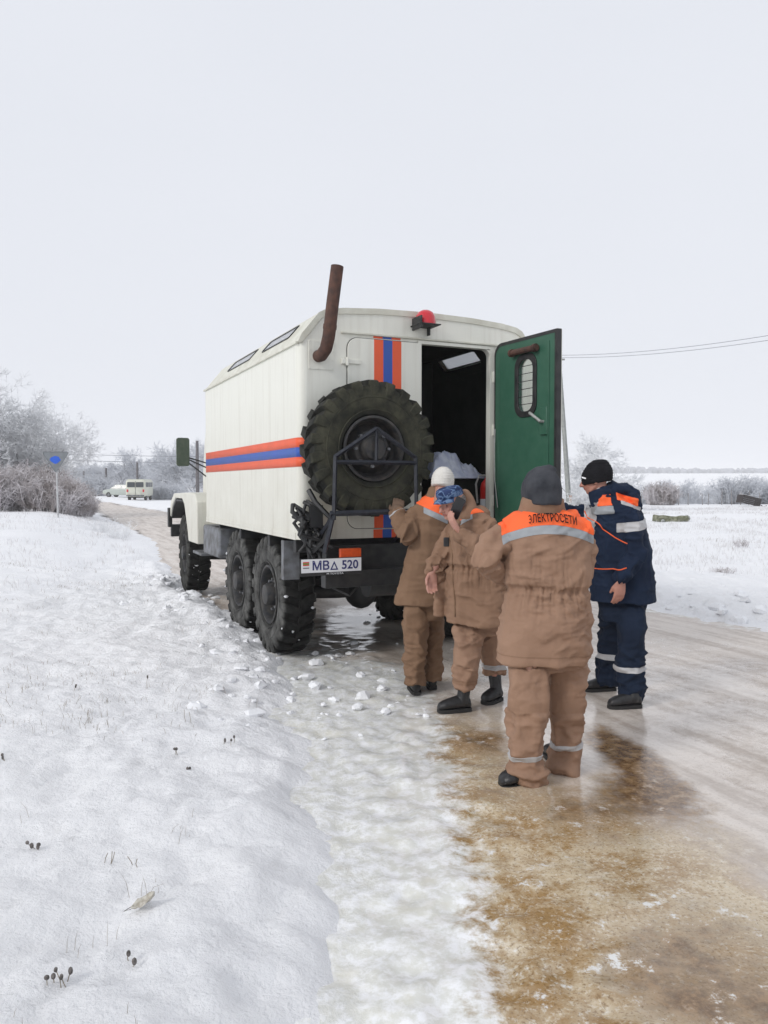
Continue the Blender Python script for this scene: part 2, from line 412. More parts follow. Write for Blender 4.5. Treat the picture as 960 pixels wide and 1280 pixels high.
def mat_snow():
    m = bpy.data.materials.new('snow_ground'); m.use_nodes = True
    N, L = m.node_tree.nodes, m.node_tree.links; b = N['Principled BSDF']
    tc = N.new('ShaderNodeTexCoord'); O = tc.outputs['Object']
    def noise(s, d=5, r=.55):
        n = N.new('ShaderNodeTexNoise'); n.inputs['Scale'].default_value = s; n.inputs['Detail'].default_value = d; n.inputs['Roughness'].default_value = r
        L.new(O, n.inputs[0]); return n.outputs[0]
    # bits of grass and soil that poke through
    at_ = N.new('ShaderNodeAttribute'); at_.attribute_name = 'dirt'
    n1 = noise(9, 8, .75)
    ad = N.new('ShaderNodeMath'); ad.operation = 'ADD'; L.new(n1, ad.inputs[0]); L.new(at_.outputs['Fac'], ad.inputs[1])
    r = N.new('ShaderNodeValToRGB'); e = r.color_ramp.elements
    e[0].position = .66; e[0].color = (.885, .888, .90, 1); e[1].position = .98; e[1].color = (.40, .375, .34, 1)
    e2 = e.new(.8); e2.color = (.76, .755, .755, 1)
    L.new(ad.outputs[0], r.inputs[0])
    n0 = noise(.9, 4)
    mx = N.new('ShaderNodeMixRGB'); mx.blend_type = 'MULTIPLY'; mx.inputs['Fac'].default_value = 1
    r0 = N.new('ShaderNodeValToRGB'); r0.color_ramp.elements[0].position = .3; r0.color_ramp.elements[0].color = (.965, .968, .975, 1)
    r0.color_ramp.elements[1].position = .65; r0.color_ramp.elements[1].color = (1, 1, 1, 1)
    L.new(n0, r0.inputs[0]); L.new(r.outputs[0], mx.inputs['Color1']); L.new(r0.outputs[0], mx.inputs['Color2'])
    L.new(mx.outputs[0], b.inputs['Base Color'])
    b.inputs['Roughness'].default_value = .62; b.inputs['Specular IOR Level'].default_value = .3
    nb = noise(26, 8, .65)
    bp = N.new('ShaderNodeBump'); bp.inputs['Strength'].default_value = .8; bp.inputs['Distance'].default_value = .028
    nb2 = noise(120, 4, .7)
    bp2 = N.new('ShaderNodeBump'); bp2.inputs['Strength'].default_value = .6; bp2.inputs['Distance'].default_value = .006
    L.new(nb, bp.inputs['Height']); L.new(nb2, bp2.inputs['Height']); L.new(bp.outputs[0], bp2.inputs['Normal']); L.new(bp2.outputs[0], b.inputs['Normal'])
    return m
def mat_road():
    m = bpy.data.materials.new('icy_road'); m.use_nodes = True
    N, L = m.node_tree.nodes, m.node_tree.links; b = N['Principled BSDF']
    tc = N.new('ShaderNodeTexCoord'); O = tc.outputs['Object']
    rot = N.new('ShaderNodeMapping'); rot.inputs['Rotation'].default_value = (0, 0, R(-24)); L.new(O, rot.inputs[0])
    stm = N.new('ShaderNodeMapping'); stm.inputs['Scale'].default_value = (3.4, .33, 1); L.new(rot.outputs[0], stm.inputs[0])
    def noise(s, d=6, r=.6, v=None):
        n = N.new('ShaderNodeTexNoise'); n.inputs['Scale'].default_value = s; n.inputs['Detail'].default_value = d; n.inputs['Roughness'].default_value = r
        L.new(v or O, n.inputs[0]); return n.outputs[0]
    def attr(nm):
        a = N.new('ShaderNodeAttribute'); a.attribute_name = nm; return a.outputs['Fac']
    def math_(op, a, c, clamp=False):
        q = N.new('ShaderNodeMath'); q.operation = op; q.use_clamp = clamp
        for i, w in enumerate((a, c)):
            if isinstance(w, (int, float)): q.inputs[i].default_value = w
            else: L.new(w, q.inputs[i])
        return q.outputs[0]
    def step(v, a, c):
        q = N.new('ShaderNodeMapRange'); q.interpolation_type = 'SMOOTHSTEP'; q.inputs['From Min'].default_value = a; q.inputs['From Max'].default_value = c
        L.new(v, q.inputs['Value']); return q.outputs[0]
    def mix(f, a, c):
        q = N.new('ShaderNodeMixRGB')
        if isinstance(f, (int, float)): q.inputs['Fac'].default_value = f
        else: L.new(f, q.inputs['Fac'])
        for k, w in (('Color1', a), ('Color2', c)):
            if isinstance(w, tuple): q.inputs[k].default_value = (*w, 1)
            else: L.new(w, q.inputs[k])
        return q.outputs[0]
    nA, nB, nC, nS = noise(2.6, 10, .72), noise(14, 8, .72), noise(48, 5, .65), noise(1.6, 7, .6, stm.outputs[0])
    brk = math_('ADD', math_('MULTIPLY', math_('SUBTRACT', nA, .5), 2.1), math_('MULTIPLY', math_('SUBTRACT', nB, .5), .95))
    w_ = step(math_('ADD', attr('white'), math_('MULTIPLY', brk, 1.15)), .28, .88)
    y_ = step(math_('ADD', attr('amber'), math_('MULTIPLY', brk, .8)), .12, 1.0)
    br_ = step(math_('ADD', attr('brown'), math_('MULTIPLY', brk, .9)), .30, .95)
    base = mix(step(math_('ADD', math_('MULTIPLY', nS, .75), math_('MULTIPLY', nB, .3)), .38, .62), (.45, .385, .33), (.69, .625, .565))
    base = mix(math_('MULTIPLY', step(noise(60, 6, .75), .52, .64), .38), base, (.27, .22, .18))
    amber = mix(step(math_('ADD', math_('MULTIPLY', nA, .65), math_('MULTIPLY', nB, .35)), .40, .60), (.33, .21, .09), (.64, .55, .40))
    amber = mix(math_('MULTIPLY', step(nC, .52, .66), .55), amber, (.72, .68, .58))
    amber = mix(math_('MULTIPLY', step(noise(75, 4, .7), .53, .63), .6), amber, (.17, .095, .035))
    brown = mix(step(nB, .40, .62), (.115, .06, .024), (.30, .19, .095))
    c = mix(y_, base, amber)
    c = mix(br_, c, brown)
    # flecks of clear ice and crumbs of snow
    vor = N.new('ShaderNodeTexVoronoi'); vor.inputs['Scale'].default_value = 26; L.new(O, vor.inputs[0])
    fl = math_('MULTIPLY', step(noise(7, 7, .75), .57, .68), math_('ADD', math_('MULTIPLY', attr('amber'), .7), .12))
    c = mix(fl, c, (.72, .72, .70))
    wcol = mix(step(nB, .40, .62), (.68, .68, .635), (.87, .875, .885))
    wcol = mix(math_('MULTIPLY', step(nA, .5, .66), .45), wcol, (.70, .68, .57))
    c = mix(w_, c, wcol)
    L.new(c, b.inputs['Base Color'])
    wet = step(math_('ADD', attr('wet'), math_('MULTIPLY', brk, .6)), .25, .7)
    ro = N.new('ShaderNodeMapRange'); ro.inputs['To Min'].default_value = .50; ro.inputs['To Max'].default_value = .07
    L.new(wet, ro.inputs['Value']); L.new(ro.outputs[0], b.inputs['Roughness'])
    b.inputs['Specular IOR Level'].default_value = .75
    bp = N.new('ShaderNodeBump'); bp.inputs['Strength'].default_value = .55; bp.inputs['Distance'].default_value = .03
    inv = math_('SUBTRACT', 1.12, wet); L.new(math_('MULTIPLY', inv, .5), bp.inputs['Strength'])
    hb = math_('ADD', nB, math_('MULTIPLY', nC, .35)); L.new(hb, bp.inputs['Height'])
    L.new(bp.outputs[0], b.inputs['Normal'])
    return m
M['ground'] = mat_snow(); M['road'] = mat_road()
def set_attr(me, name, vals):
    a = me.attributes.new(name, 'FLOAT', 'POINT'); a.data.foreach_set('value', np.clip(vals, -1, 2).astype(np.float32))

xs = axis(-2600, 2600, -4.2, 5.2, .035, 1.045); ys = axis(-60, 2600, .8, 13.5, .035, 1.04)
V, F = grid(xs, ys, ground_z)
me = new_mesh('snowy_ground', V, F, M['ground'], 3.2)
tl, tr = edge_t(V[:, 0], V[:, 1]); d_ = np.hypot(V[:, 0], V[:, 1])
dirt = .12 * np.clip(fbm(V[:, 0] * .5, V[:, 1] * .5, 1, 3) * 2 - .9, 0, 1) + .20 * np.exp(-((V[:, 1] - 9.5) / 2.6) ** 2) * sstep(2.0, 3.5, tl) * sstep(.42, .6, fbm(V[:, 0] * .8, V[:, 1] * 1.8, 6, 3))
dirt = dirt + .05 * sstep(12, 20, V[:, 1]) * (1 - sstep(40, 90, V[:, 1]))
set_attr(me, 'dirt', dirt)
tag(link('snow_ground', me), 'rough snow covered verge and field either side of the icy road', kind='structure')

xr = axis(-75, 15, -3.4, 5.2, .035, 1.05); yr = axis(-3, 120, .9, 11, .035, 1.045)
V, F = grid(xr, yr, road_z, lambda x, y: (np.maximum((np.interp(y, LY, LX) - x), (x - np.interp(y, RY, RX))) < .45))
me = new_mesh('icy_road', V, F, M['road'], 3.2)
x, y = V[:, 0], V[:, 1]; tl, tr = edge_t(x, y)
def blob(px, py, rx, ry, a=0.0):
    cx, cy = gnd(px, py); dx, dy = x - cx, y - cy; c, s = math.cos(a), math.sin(a)
    return np.exp(-(((dx * c + dy * s) / rx) ** 2 + ((-dx * s + dy * c) / ry) ** 2))
white = 1.1 * (1 - sstep(.5, 1.75, -tl / np.interp(y, [0, 2.3, 3.2, 5.4, 7, 9], [.3, .36, .44, .62, .9, .8]))) * (1 - .8 * sstep(8.5, 10, y)) + .5 * (1 - sstep(.0, .35, -tr))
white = white + .35 * blob(480, 870, .35, 1.3, .25) + .35 * blob(500, 1000, .25, 1.5, .1) - .9 * blob(470, 800, .9, 1.2)
amber = .95 * blob(620, 1120, .40, 1.5, .12) + .95 * blob(760, 1060, .55, .9) + .85 * blob(570, 920, .45, .8) + .5 * blob(640, 1260, .35, .4) + .75 * blob(830, 1180, .6, .7) + .55 * blob(700, 1210, .55, .6) + .35 * blob(900, 1240, .7, .6)
brown = .80 * blob(600, 925, .35, .38) + .55 * blob(540, 850, .4, .7) + .60 * blob(725, 1000, .42, .38) + .85 * blob(795, 950, .20, .75, .1) + .45 * blob(790, 1215, .22, .3) + .55 * blob(905, 1180, .35, .5, .2) + .4 * blob(940, 1270, .35, .25) + .35 * blob(470, 790, .7, 1.0) + .40 * blob(790, 950, .20, .7, .1) + .35 * blob(815, 1010, .18, .4, .1) + .3 * blob(720, 1040, .4, .3)  # dirty ice, plus the dark reflection of the man in blue painted in
wet = .45 * np.clip(amber, 0, 1) + .9 * blob(610, 930, .7, .9) + .9 * blob(800, 960, .36, 1.0) + .6 * blob(760, 1040, .7, .6) + .8 * blob(470, 790, .9, 1.6) + .32 * blob(880, 860, 1.4, 1.6) + .3 * blob(700, 1180, .8, .5) + .25
set_attr(me, 'white', white); set_attr(me, 'amber', amber); set_attr(me, 'brown', brown); set_attr(me, 'wet', wet)
tag(link('road', me), 'icy road with packed snow and a thawed amber patch', kind='structure')

# ------------------------------------------------------------------ the truck (local frame: x to its right, y forward, origin under the rear axle)
TH = R(24.5)
truck = tag(empty('box_truck', (-0.17, 8.08, 0.0), TH),
            'cream six-wheel box truck with orange and blue stripes, open green rear door and spare wheel', 'truck')
YR, YF, XW, ZB, ZG = -1.30, 2.40, 1.17, 1.19, 2.805
PROF = [(-1.17, ZG), (-1.14, 2.87), (-.99, 3.055), (-.93, 3.085), (-.77, 3.11), (-.45, 3.132), (0, 3.142), (.45, 3.132), (.77, 3.11), (.93, 3.085), (.99, 3.055), (1.14, 2.87), (1.17, ZG)]
W_ = 0.04
for s in (-1, 1):
    b = MB(); b.box(s * XW - (0 if s > 0 else 0) - (W_ if s > 0 else 0), s * XW + (W_ if s < 0 else 0), YR + .07, YF - .07, ZB, ZG)
    b.build('side_panel', M['cream'], truck)
    # lower skirt strip with rivets and the gutter lip
    b = MB(); b.box(*(sorted((s * XW, s * (XW + .006)))), YR + .08, YF - .08, ZB - .004, ZB + .055); b.build('skirt_strip', M['cream'], truck)
    b = MB(); b.box(*(sorted((s * (XW - .01), s * (XW + .018)))), YR + .02, YF - .02, ZG - .012, ZG + .008); b.build('gutter', M['roof'], truck, bevel=.003)
    b = MB()
    for k in range(60):
        yy = YR + .12 + k * (YF - YR - .24) / 59
        b.box(*(sorted((s * (XW + .006), s * (XW + .009)))), yy - .004, yy + .004, ZB + .022, ZB + .03)
    tag(b.build('rivet', M['cream'], truck), kind='stuff')
    # corner posts
    for yc, a0 in ((YR + .075, -90), (YF - .075, 0)):
        b = MB(); rg = []
        for z in (ZB, ZG):
            r_ = []
            for k in range(9):
                a = R(a0 + 90 * k / 8) if s > 0 else R(180 - (a0 + 90 * k / 8))
                r_.append(Vector((s * (XW - .075) + .076 * math.cos(a), yc + .076 * math.sin(a), z)))
            for k in range(8, -1, -1):
                a = R(a0 + 90 * k / 8) if s > 0 else R(180 - (a0 + 90 * k / 8))
                r_.append(Vector((s * (XW - .075) + .04 * math.cos(a), yc + .04 * math.sin(a), z)))
            rg.append(r_)
        b.loft(rg); b.build('corner_post', M['cream'], truck, smooth=.9)
# rear and front walls
door_hole = rrect(-.053, .645, 1.31, 2.868, .07, 5, (0, 0, 1, 0))
outer = [(-1.095, ZB), (1.095, ZB), (1.095, ZG - .005), (1.158, ZG), (1.118, 2.875)] + [(x_ * .99, z_ - .012) for x_, z_ in PROF[2:-2]][::-1] + [(-1.118, 2.875), (-1.158, ZG), (-1.095, ZG - .005)]
b = MB(); b.prism(outer, [door_hole], lambda p: Vector((p[0], YR, p[1])), lambda p: Vector((p[0], YR + .05, p[1]))); b.build('rear_wall', M['cream'], truck)
b = MB(); b.prism(outer, [], lambda p: Vector((p[0], YF - .05, p[1])), lambda p: Vector((p[0], YF, p[1]))); b.build('front_wall', M['cream'], truck)
# roof: flat crown, then each sloping strip with two window openings
WINS = {-1: [(-.84, .03), (.49, 1.46)], 1: [(-.50, .28), (.85, 1.7)]}
crown = PROF[3:10]
b = MB()
poly = crown + [(x_, z_ - .035) for x_, z_ in reversed(crown)]
b.prism(poly, [], lambda p: Vector((p[0], YR - .004, p[1])), lambda p: Vector((p[0], YF + .004, p[1]))); b.build('roof', M['roof'], truck, smooth=.5)
def slope_pt(s, u, y, off=0.0):
    """u from 0 at the gutter to 1 at the crown"""
    a, c = Vector((1.165, 0, ZG + .008)), Vector((.945, 0, 3.085))
    n = Vector((c.z - a.z, 0, a.x - c.x)).normalized()
    m_ = a.lerp(c, u) + n * (off + .018 * math.sin(math.pi * u))
    return Vector((s * m_.x, y, m_.z))
for s in (-1, 1):
    rg = []
    WIN = WINS[s]; holes = [rrect(y0, y1, .36, .78, .05, 4) for y0, y1 in WIN]
    b = MB(); outer_s = [(YR - .002, 0), (YF + .002, 0), (YF + .002, 1), (YR - .002, 1)]
    b.prism(outer_s, holes, lambda p: slope_pt(s, p[1], p[0], 0), lambda p: slope_pt(s, p[1], p[0], -.03))
    b.build('roof_slope', M['roof'], truck, smooth=.3)
    for y0, y1 in WIN:
        fr = MB(); fr.prism(rrect(y0 - .012, y1 + .012, .340, .800, .06, 4), [rrect(y0 + .006, y1 - .006, .375, .765, .05, 4)],
                            lambda p: slope_pt(s, p[1], p[0], .008), lambda p: slope_pt(s, p[1], p[0], -.005))
        fo = fr.build('roof_window', M['black'], truck)
        g = MB(); g.prism(rrect(y0, y1, .36, .78, .05, 4), [], lambda p: slope_pt(s, p[1], p[0], .001), lambda p: slope_pt(s, p[1], p[0], -.006)); g.build('pane', M['skypane'], fo)
# dark lining inside
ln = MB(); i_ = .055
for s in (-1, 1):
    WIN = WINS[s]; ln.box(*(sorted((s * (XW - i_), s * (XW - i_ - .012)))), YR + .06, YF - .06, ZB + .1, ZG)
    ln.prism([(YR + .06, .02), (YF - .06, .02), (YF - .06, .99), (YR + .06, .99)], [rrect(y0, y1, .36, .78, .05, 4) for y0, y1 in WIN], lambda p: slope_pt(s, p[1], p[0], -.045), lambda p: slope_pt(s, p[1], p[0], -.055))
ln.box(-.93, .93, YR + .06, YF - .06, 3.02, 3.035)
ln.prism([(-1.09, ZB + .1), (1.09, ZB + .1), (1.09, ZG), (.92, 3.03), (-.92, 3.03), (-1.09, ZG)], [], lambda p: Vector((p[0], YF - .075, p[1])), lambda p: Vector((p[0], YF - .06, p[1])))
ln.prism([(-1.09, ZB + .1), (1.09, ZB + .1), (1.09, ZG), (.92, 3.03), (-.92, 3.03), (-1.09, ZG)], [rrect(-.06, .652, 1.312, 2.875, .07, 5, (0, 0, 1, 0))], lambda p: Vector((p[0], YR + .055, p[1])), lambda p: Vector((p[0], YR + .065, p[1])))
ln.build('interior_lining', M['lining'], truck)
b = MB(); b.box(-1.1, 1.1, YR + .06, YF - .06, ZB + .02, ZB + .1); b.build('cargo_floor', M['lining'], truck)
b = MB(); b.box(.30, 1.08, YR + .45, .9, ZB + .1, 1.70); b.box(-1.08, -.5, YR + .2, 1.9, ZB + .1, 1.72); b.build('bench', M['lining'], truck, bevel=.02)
b = MB(); b.box(-.9, .2, 1.6, 2.2, ZB + .1, 2.3); b.box(.22, .90, .25, 1.6, ZB + .1, 2.98); b.build('cabinet_and_blocker', M['lining'], truck, bevel=.02)  # taller box added to block the bright second roof window
# rear trims
b = MB(); b.box(-.80, .76, YR - .022, YR, 2.902, 2.918); b.build('drip_rail', M['roof'], truck, bevel=.003)
b = MB(); b.prism([(x_ * 1.004, z_ + .003) for x_, z_ in PROF] + [(x_ * .985, z_ - (.045 if 0 < k_ < 12 else .004)) for k_, (x_, z_) in enumerate(PROF)][::-1], [], lambda p: Vector((p[0], YR - .010, p[1])), lambda p: Vector((p[0], YR + .02, p[1]))); b.build('roof_edge', M['roof'], truck)
b = MB(); b.prism(rrect(-.085, .725, 1.275, 2.895, .09, 6, (0, 0, 1, 0)), [door_hole], lambda p: Vector((p[0], YR - .014, p[1])), lambda p: Vector((p[0], YR + .001, p[1]))); b.build('door_frame', M['cream'], truck, bevel=.004)
b = MB(); b.prism(rrect(-.745, -.062, 1.275, 2.872, .09, 6, (1, 0, 0, 1)), [], lambda p: Vector((p[0], YR - .016, p[1])), lambda p: Vector((p[0], YR - .001, p[1])))
leaf = b.build('closed_door', M['cream'], truck, bevel=.005)
b = MB(); b.prism(rrect(-.750, -.057, 1.270, 2.877, .093, 6, (1, 0, 0, 1)), [rrect(-.745, -.062, 1.275, 2.872, .09, 6, (1, 0, 0, 1))], lambda p: Vector((p[0], YR - .005, p[1])), lambda p: Vector((p[0], YR - .001, p[1]))); b.build('door_seal', M['black'], leaf)
for z_ in (2.67, 2.05, 1.42):
    b = MB(); b.box(-.80, -.765, YR - .03, YR, z_ - .022, z_ + .022); b.tube([(-.752, YR - .03, z_ - .035), (-.752, YR - .03, z_ + .035)], .013, 8); b.box(-.74, -.63, YR - .03, YR - .016, z_ - .018, z_ + .018)
    b.build('hinge', M['cream'], leaf, bevel=.003)
for k, (x0, x1, c) in enumerate(((-.505, -.42, 'orange'), (-.42, -.335, 'blue'), (-.335, -.25, 'orange'))):
    b = MB(); b.box(x0, x1 - .0005, YR - .0185, YR - .0162, 1.276, 2.871); b.build('door_stripe', M[c], leaf)
    b = MB(); b.box(x0, x1 - .0005, YR - .003, YR, 2.885, 2.901); b.build('header_stripe', M[c], truck)
    b = MB(); b.box(x0, x1 - .0005, YR - .003, YR, ZB, 1.262); b.build('sill_stripe', M[c], truck)
    z0 = 2.031 - k * .0797
    b = MB()
    pts = [(-XW - .0025, YF - .075)]
    pts += [(-XW - .0025, YR + .075)] + [(-(XW - .075) - .0785 * math.cos(R(a)), YR + .075 - .0785 * math.sin(R(a))) for a in range(10, 91, 10)] + [(-.86, YR - .0035)]
    n = len(pts)
    V = [(px, py, z0 - .0795) for px, py in pts] + [(px, py, z0) for px, py in pts]
    b.add(V, [(i, i + 1, n + i + 1, n + i) for i in range(n - 1)])
    o = b.build('side_stripe', M[c], truck, smooth=.9); md = o.modifiers.new('thickness', 'SOLIDIFY'); md.thickness = .002; md.offset = 0
    b = MB(); b.box(XW, XW + .0025, YR + .08, YF - .08, z0 - .0795, z0); b.build('side_stripe', M[c], truck)
# open door leaf
HX, HY = .735, YR - .03
door = empty('open_door', (HX, HY, -.012), R(180 + 93)); door.parent = truck
DW = .84
hole = rrect(.34, .57, 2.27, 2.74, .09, 5)
b = MB(); b.prism(rrect(.0, DW, 1.27, 2.905, .10, 6, (0, 0, 0, 1)), [hole], lambda p: Vector((p[0], -.004, p[1])), lambda p: Vector((p[0], -.05, p[1]))); b.build('door_panel', M['green'], door, bevel=.004)
b = MB(); b.prism(rrect(-.006, DW + .012, 1.26, 2.917, .10, 6, (0, 0, 0, 1)), [hole], lambda p: Vector((p[0], .006, p[1])), lambda p: Vector((p[0], -.0038, p[1])))
b.build('outer_skin', M['cream'], door)
b = MB(); b.prism(rrect(-.004, DW + .018, 1.255, 2.922, .10, 6, (0, 0, 0, 1)), [rrect(.012, DW - .012, 1.285, 2.893, .09, 6, (0, 0, 0, 1))], lambda p: Vector((p[0], -.052, p[1])), lambda p: Vector((p[0], -.0045, p[1]))); b.build('rubber_seal', M['black'], door)
b = MB(); b.prism(rrect(.305, .605, 2.235, 2.775, .11, 6), [rrect(.355, .555, 2.285, 2.725, .08, 6)], lambda p: Vector((p[0], -.062, p[1])), lambda p: Vector((p[0], -.0505, p[1]))); wf = b.build('door_window', M['black'], door, bevel=.004)
b = MB(); b.prism(rrect(.34, .57, 2.27, 2.74, .08, 5), [], lambda p: Vector((p[0], -.024, p[1])), lambda p: Vector((p[0], -.028, p[1]))); b.build('pane', M['glass'], wf)
for k in range(6):
    b = MB(); zz = 2.345 + k * .065; b.tube([(.345, -.058, zz), (.565, -.058, zz)], .0032, 6); b.build('window_bar', M['black'], wf)
b = MB(); b.tube([(.27, -.085, 2.80), (.64, -.085, 2.80)], .026, 10); b.tube([(.28, -.085, 2.80), (.31, -.085, 2.80)], .034, 10); b.tube([(.60, -.085, 2.80), (.63, -.085, 2.80)], .034, 10); b.box(.30, .33, -.085, -.05, 2.79, 2.81); b.box(.58, .61, -.085, -.05, 2.79, 2.81); b.build('roller_blind', M['rust'], door)
b = MB(); b.box(DW - .18, DW - .09, -.066, -.05, 2.07, 2.30); b.build('latch_plate', M['green'], door, bevel=.006)
b = MB(); b.tube([(DW - .13, -.06, 2.18), (DW - .13, -.10, 2.18), (DW - .22, -.105, 2.235), (DW - .27, -.10, 2.26)], .013, 8); b.build('door_handle', M['aluminium'], door)
b = MB(); b.box(.05, .07, -.054, -.0505, 1.35, 2.84); b.box(DW - .09, DW - .075, -.058, -.0505, 1.35, 2.84); b.build('door_rib', M['green'], door, bevel=.002)
b = MB(); b.tube([(.02, -.06, 2.16), (.035, -.075, 2.0), (.04, -.075, 1.7), (.08, -.07, 1.45)], .005, 6); b.build('door_cord', M['aluminium'], door)
for z_ in (2.62, 2.14, 1.50):
    b = MB(); b.box(.672, .70, YR - .03, YR - .014, z_ - .05, z_ + .05); b.tube([(HX - .02, YR - .035, z_ - .055), (HX - .02, YR - .035, z_ + .055)], .014, 8); b.box(.70, HX + .01, YR - .04, YR - .016, z_ - .02, z_ + .03)
    b.build('door_hinge', M['cream'], truck, bevel=.003)
# stove pipe through the rear wall
b = MB(); b.box(-1.085, -.865, YR - .006, YR, 2.59, 2.83); pp = b.build('pipe_plate', M['cream'], truck, bevel=.002)
b = MB()
for a in range(4):
    for q in range(4):
        x_, z_ = -1.075 + a * .067, 2.60 + q * .073
        if a in (0, 3) or q in (0, 3): b.box(x_ - .004, x_ + .004, YR - .010, YR - .006, z_ - .004, z_ + .004)
tag(b.build('rivet', M['cream'], pp), kind='stuff')
b = MB(); pts = [(-1.0, YR + .03, 2.70), (-1.0, YR - .08, 2.695), (-.995, YR - .17, 2.735), (-.985, YR - .205, 2.82), (-.975, YR - .21, 2.90), (-.955, YR - .215, 3.08), (-.915, YR - .22, 3.385)]
b.tube(pts, .051, 18, cap=False); b.tube(pts, .046, 18, cap=False); b.tube([(-.977, YR - .208, 2.885), (-.974, YR - .21, 2.92)], .055, 18); b.build('exhaust_pipe', M['rust'], truck, smooth=.8)
# red beacon on its bracket
b = MB(); b.box(-.155, .045, YR - .19, YR + .02, 3.005, 3.015); b.box(-.15, -.135, YR - .19, YR - .02, 2.97, 3.075); b.box(.0, .015, YR - .05, YR - .01, 2.94, 3.01); bk = b.build('beacon_bracket', M['black'], truck, bevel=.002)
b = MB(); b.lathe([(.001, .125), (.035, .121), (.065, .103), (.083, .07), (.089, .025), (.090, 0), (.001, 0)], (-.06, YR - .10, 3.016), 'z', 24); b.build('red_beacon', M['lens_red'], truck, smooth=1.0)

# wheels
def tyre_mb(Ro=.575, w=.31, nl=22, hub=.27):
    h = w / 2; b = MB()
    prof = [(hub, -h * .62), (hub + .02, -h * .82), (hub + .10, -h * 1.02), (Ro - .12, -h * 1.04), (Ro - .07, -h * .98), (Ro - .045, -h * .86), (Ro - .036, -h * .5), (Ro - .034, 0),
            (Ro - .036, h * .5), (Ro - .045, h * .86), (Ro - .07, h * .98), (Ro - .12, h * 1.04), (hub + .10, h * 1.02), (hub + .02, h * .82), (hub, h * .62)]
    b.lathe(prof, (0, 0, 0), 'x', 60)
    def cyl(r, a, x_): return Vector((x_, r * math.cos(a), r * math.sin(a)))
    st = 2 * math.pi / nl
    for s in (-1, 1):
        for k in range(nl):
            a0 = k * st + (0 if s < 0 else st / 2)
            wd = st * .30
            sec = [(-.06 * h, .50), (.45 * h, .25), (.84 * h, .08), (1.0 * h, .04)]
            rg = []
            for xx, sh in sec:
                sk = a0 + sh * st * .8; ro = Ro if xx < .9 * h else Ro - .012
                rg.append([cyl(Ro - .05, sk - wd, s * xx), cyl(ro, sk - wd * .78, s * xx), cyl(ro, sk + wd * .78, s * xx), cyl(Ro - .05, sk + wd, s * xx)])
            sk = a0 + .02 * st   # shoulder block that runs down the sidewall
            rg.append([cyl(Ro - .075, sk - wd, s * 1.0 * h), cyl(Ro - .05, sk - wd * .8, s * 1.08 * h), cyl(Ro - .05, sk + wd * .8, s * 1.08 * h), cyl(Ro - .075, sk + wd, s * 1.0 * h)])
            rg.append([cyl(Ro - .125, sk - wd * .8, s * 1.0 * h), cyl(Ro - .12, sk - wd * .6, s * 1.07 * h), cyl(Ro - .12, sk + wd * .6, s * 1.07 * h), cyl(Ro - .125, sk + wd * .8, s * 1.0 * h)])
            b.loft(rg)
    for s in (-1, 1):
        for r_ in (Ro - .15, hub + .05): b.lathe([(r_, s * h * 1.03), (r_ + .006, s * (h * 1.03 + .006)), (r_ + .012, s * h * 1.03)], (0, 0, 0), 'x', 60)
    return b
def rim_mb(hub=.275, w=.31, side=-1):
    h = w / 2; s = side; b = MB()
    b.lathe([(hub + .012, s * h * .80), (hub + .012, s * h * .93), (hub - .008, s * h * .95), (hub - .022, s * h * .8), (hub - .03, s * h * .2), (hub - .055, s * h * .02), (.19, s * h * .18), (.155, s * h * .5), (.115, s * h * .55), (.11, s * h * .95), (.095, s * h * 1.15), (.05, s * h * 1.2), (.001, s * h * 1.2)], (0, 0, 0), 'x', 40)
    b.lathe([(hub - .01, -s * h * .8), (hub - .03, -s * h * .3), (hub - .05, s * h * .0)], (0, 0, 0), 'x', 40)
    return b
TY = tyre_mb(); tyme = {k: None for k in ('rubber', 'frostrubber', 'mossrubber')}
def tyre_mesh(mat):
    if tyme.get(mat) is None:
        tyme[mat] = TY.build('tyre', M[mat], None, smooth=.5, mesh_only=True)
    return tyme[mat]
rim_l = rim_mb().build('rim', M['rim'], None, smooth=.5, mesh_only=True)
rim_r = rim_mb(side=1).build('rim', M['rim'], None, smooth=.5, mesh_only=True)
def bolts(s, h=.155):
    b = MB()
    for k in range(8):
        a = k * math.pi / 4; b.tube([(s * h * .45, .15 * math.cos(a), .15 * math.sin(a)), (s * h * .72, .15 * math.cos(a), .15 * math.sin(a))], .014, 6)
    return b.build('wheel_bolts', M['grey'], None, mesh_only=True)
bl_l, bl_r = bolts(-1), bolts(1)
def snow_bits(seed):
    rnd = random.Random(seed); b = MB()
    for k in range(30):
        a = rnd.uniform(0, 6.28); xx = rnd.uniform(-.165, .15); r_ = .55 + rnd.uniform(-.012, .02)
        c = Vector((xx, r_ * math.cos(a), r_ * math.sin(a))); q = rnd.uniform(.006, .02)
        b.ell(c, q * rnd.uniform(.6, 1.8), q * rnd.uniform(.5, 1.2), q, Matrix.Rotation(a, 3, 'X'), 6, 3)
    return b.build('packed_snow', M['snow'], None, smooth=1.2, mesh_only=True)
sn = [snow_bits(k) for k in range(3)]
for i, (yy, dz) in enumerate(((0, 0), (1.2, 0.0), (4.45, .05))):
    for s in (-1, 1):
        w = link('wheel', rim_l if s < 0 else rim_r, truck); w.location = (s * .915, yy, .572 + dz); w.rotation_euler = (R(17 * i + 5), 0, R(-3) if i == 2 else 0)
        t_ = link('tyre', tyre_mesh('frostrubber' if i < 2 and s < 0 else 'rubber'), w)
        tag(link('wheel_bolt', bl_l if s < 0 else bl_r, w), kind='stuff')
        tag(link('packed_snow', sn[i], w), kind='stuff')
